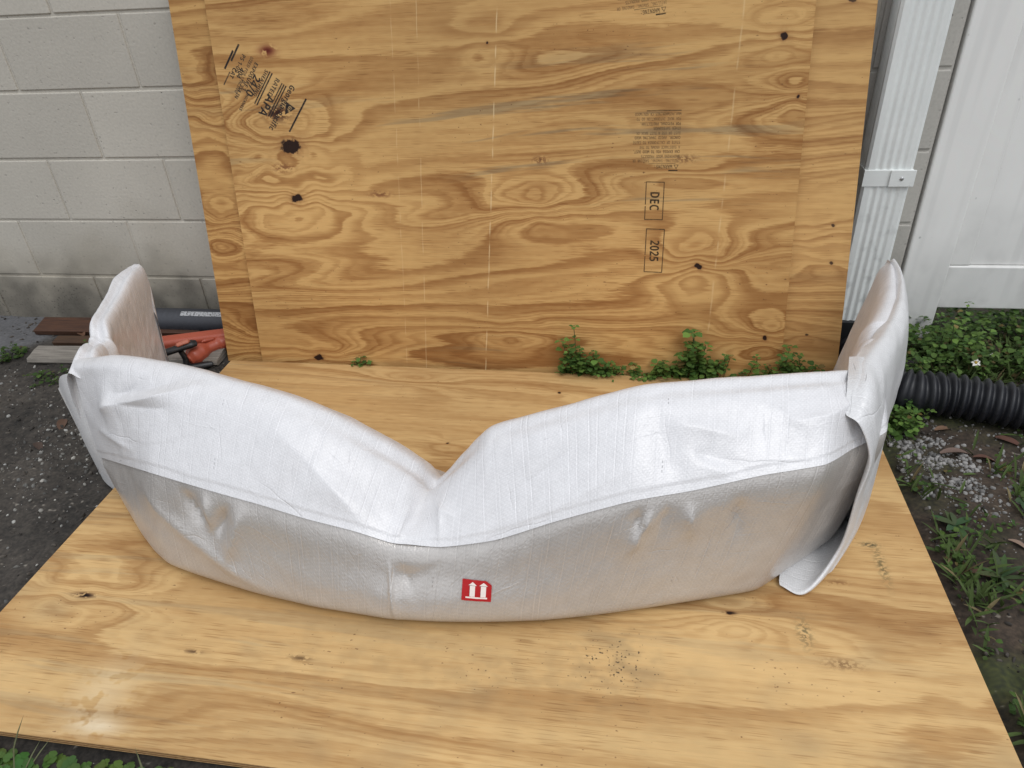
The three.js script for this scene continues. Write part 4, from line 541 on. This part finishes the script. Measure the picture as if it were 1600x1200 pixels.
deadLeaf('wide brown leaf at the right picture edge below the hose', 1.19, 0.56, 0.06, 0.32, 0.6, [0.16, 0.1, 0.075]);
deadLeaf('long greyish brown leaf above the gravel patch', 0.98, 0.575, 0.075, 0.16, 1.75, [0.15, 0.1, 0.08], 0.008);
deadLeaf('dark red brown leaf touching the right end of the greyish leaf', 1.05, 0.585, 0.05, 0.22, 1.4, [0.1, 0.045, 0.03], 0.006);
deadLeaf('small pointed tan leaf below the gravel patch', 1.02, 0.86, 0.04, 0.2, 0.9, [0.22, 0.15, 0.11]);
deadLeaf('brown leaf beside the lower right edge of the flat board', 0.915, 0.955, 0.055, 0.2, 1.4, [0.13, 0.07, 0.045]);
deadLeaf('small brown leaf on the bare soil at the lower right', 1.05, 1.16, 0.035, 0.3, 0.5, [0.2, 0.12, 0.09]);
deadLeaf('brown leaf on the dark soil left of the package corner', -1.37, 0.61, 0.05, 0.26, 0.4, [0.1, 0.055, 0.035]);
deadLeaf('dark brown leaf on the soil left of the grit', -1.38, 0.72, 0.045, 0.24, 1.0, [0.06, 0.038, 0.028]);
for (let i = 0; i < 6; i++) tag(deadLeaf('rust brown leaf caught between the two brown planks', -1.62 + i * 0.045, 0.155 + rr(-0.008, 0.008), 0.045, 0.3, rr(0, 6), [0.12, rr(0.05, 0.06), 0.03], 0.008 + rr(0, 0.01)), 'rust brown leaf caught between the two brown planks', 'dead leaf', 'rust brown leaves between the brown planks');
function flower(label, x, z, y, tilt, yaw) { const t = thing('daisy', label, 'flower', [x, groundY(x, z), z]); const white = std(lin(0.78, 0.76, 0.7), 0.7, { side: THREE.DoubleSide });
  const stem = new THREE.TubeGeometry(new THREE.CatmullRomCurve3([[0.006, 0, -0.006], [0.003, y * 0.6, -0.003], [0, y, 0]].map(p => new THREE.Vector3(...p))), 6, 0.0009, 5); mesh('stem', stem, std(lin(0.07, 0.11, 0.04), 0.7), t);
  for (let i = 0; i < 7; i++) { const g = leafGeo(0.0105, 0.0032, 0.15, 0.55, 3); g.rotateX(-0.15); g.translate(0, 0, 0.0025); g.rotateY(i * 6.283 / 7 + rr(-0.15, 0.15)); g.rotateX(tilt); g.rotateY(yaw); g.translate(0, y, 0); mesh('petal', g, white, t); }
  const c = new THREE.SphereGeometry(0.0042, 12, 8); c.scale(1, 0.6, 1); c.rotateX(tilt); c.rotateY(yaw); c.translate(0, y + 0.0015, 0); mesh('flower_head', c, std(lin(0.45, 0.3, 0.05), 0.8), t); }
flower('white daisy facing the viewer just behind the hose', 1.165, 0.235, 0.055, 0.75, 0.1);
flower('white daisy turned away, farther behind the hose', 1.23, 0.185, 0.06, -0.35, 0.6);
{ const sh = new THREE.Shape(); const n = 15, w = 0.11; sh.moveTo(-w / 2, 0); for (let i = 0; i <= n * 6; i++) { const t = i / (n * 6); sh.lineTo(-w / 2 + w * t, 0.006 + 0.003 * Math.sin(t * n * 2 * Math.PI)); } sh.lineTo(w / 2, 0); const g = new THREE.ExtrudeGeometry(sh, { depth: 0.17, bevelEnabled: false }); const m = mesh('ribbed_mat', g, std(lin(0.1, 0.095, 0.09), 0.7)); m.position.set(0.995, 0.022, 0.17); m.rotation.set(0.1, 0.25, 0); tag(m, 'grey ribbed plastic strip in the weeds behind the hose', 'mat'); }
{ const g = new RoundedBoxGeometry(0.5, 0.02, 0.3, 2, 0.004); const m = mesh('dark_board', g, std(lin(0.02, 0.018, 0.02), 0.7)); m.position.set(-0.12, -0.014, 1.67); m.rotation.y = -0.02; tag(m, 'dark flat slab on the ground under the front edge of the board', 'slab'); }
renderer.render(scene, camera);
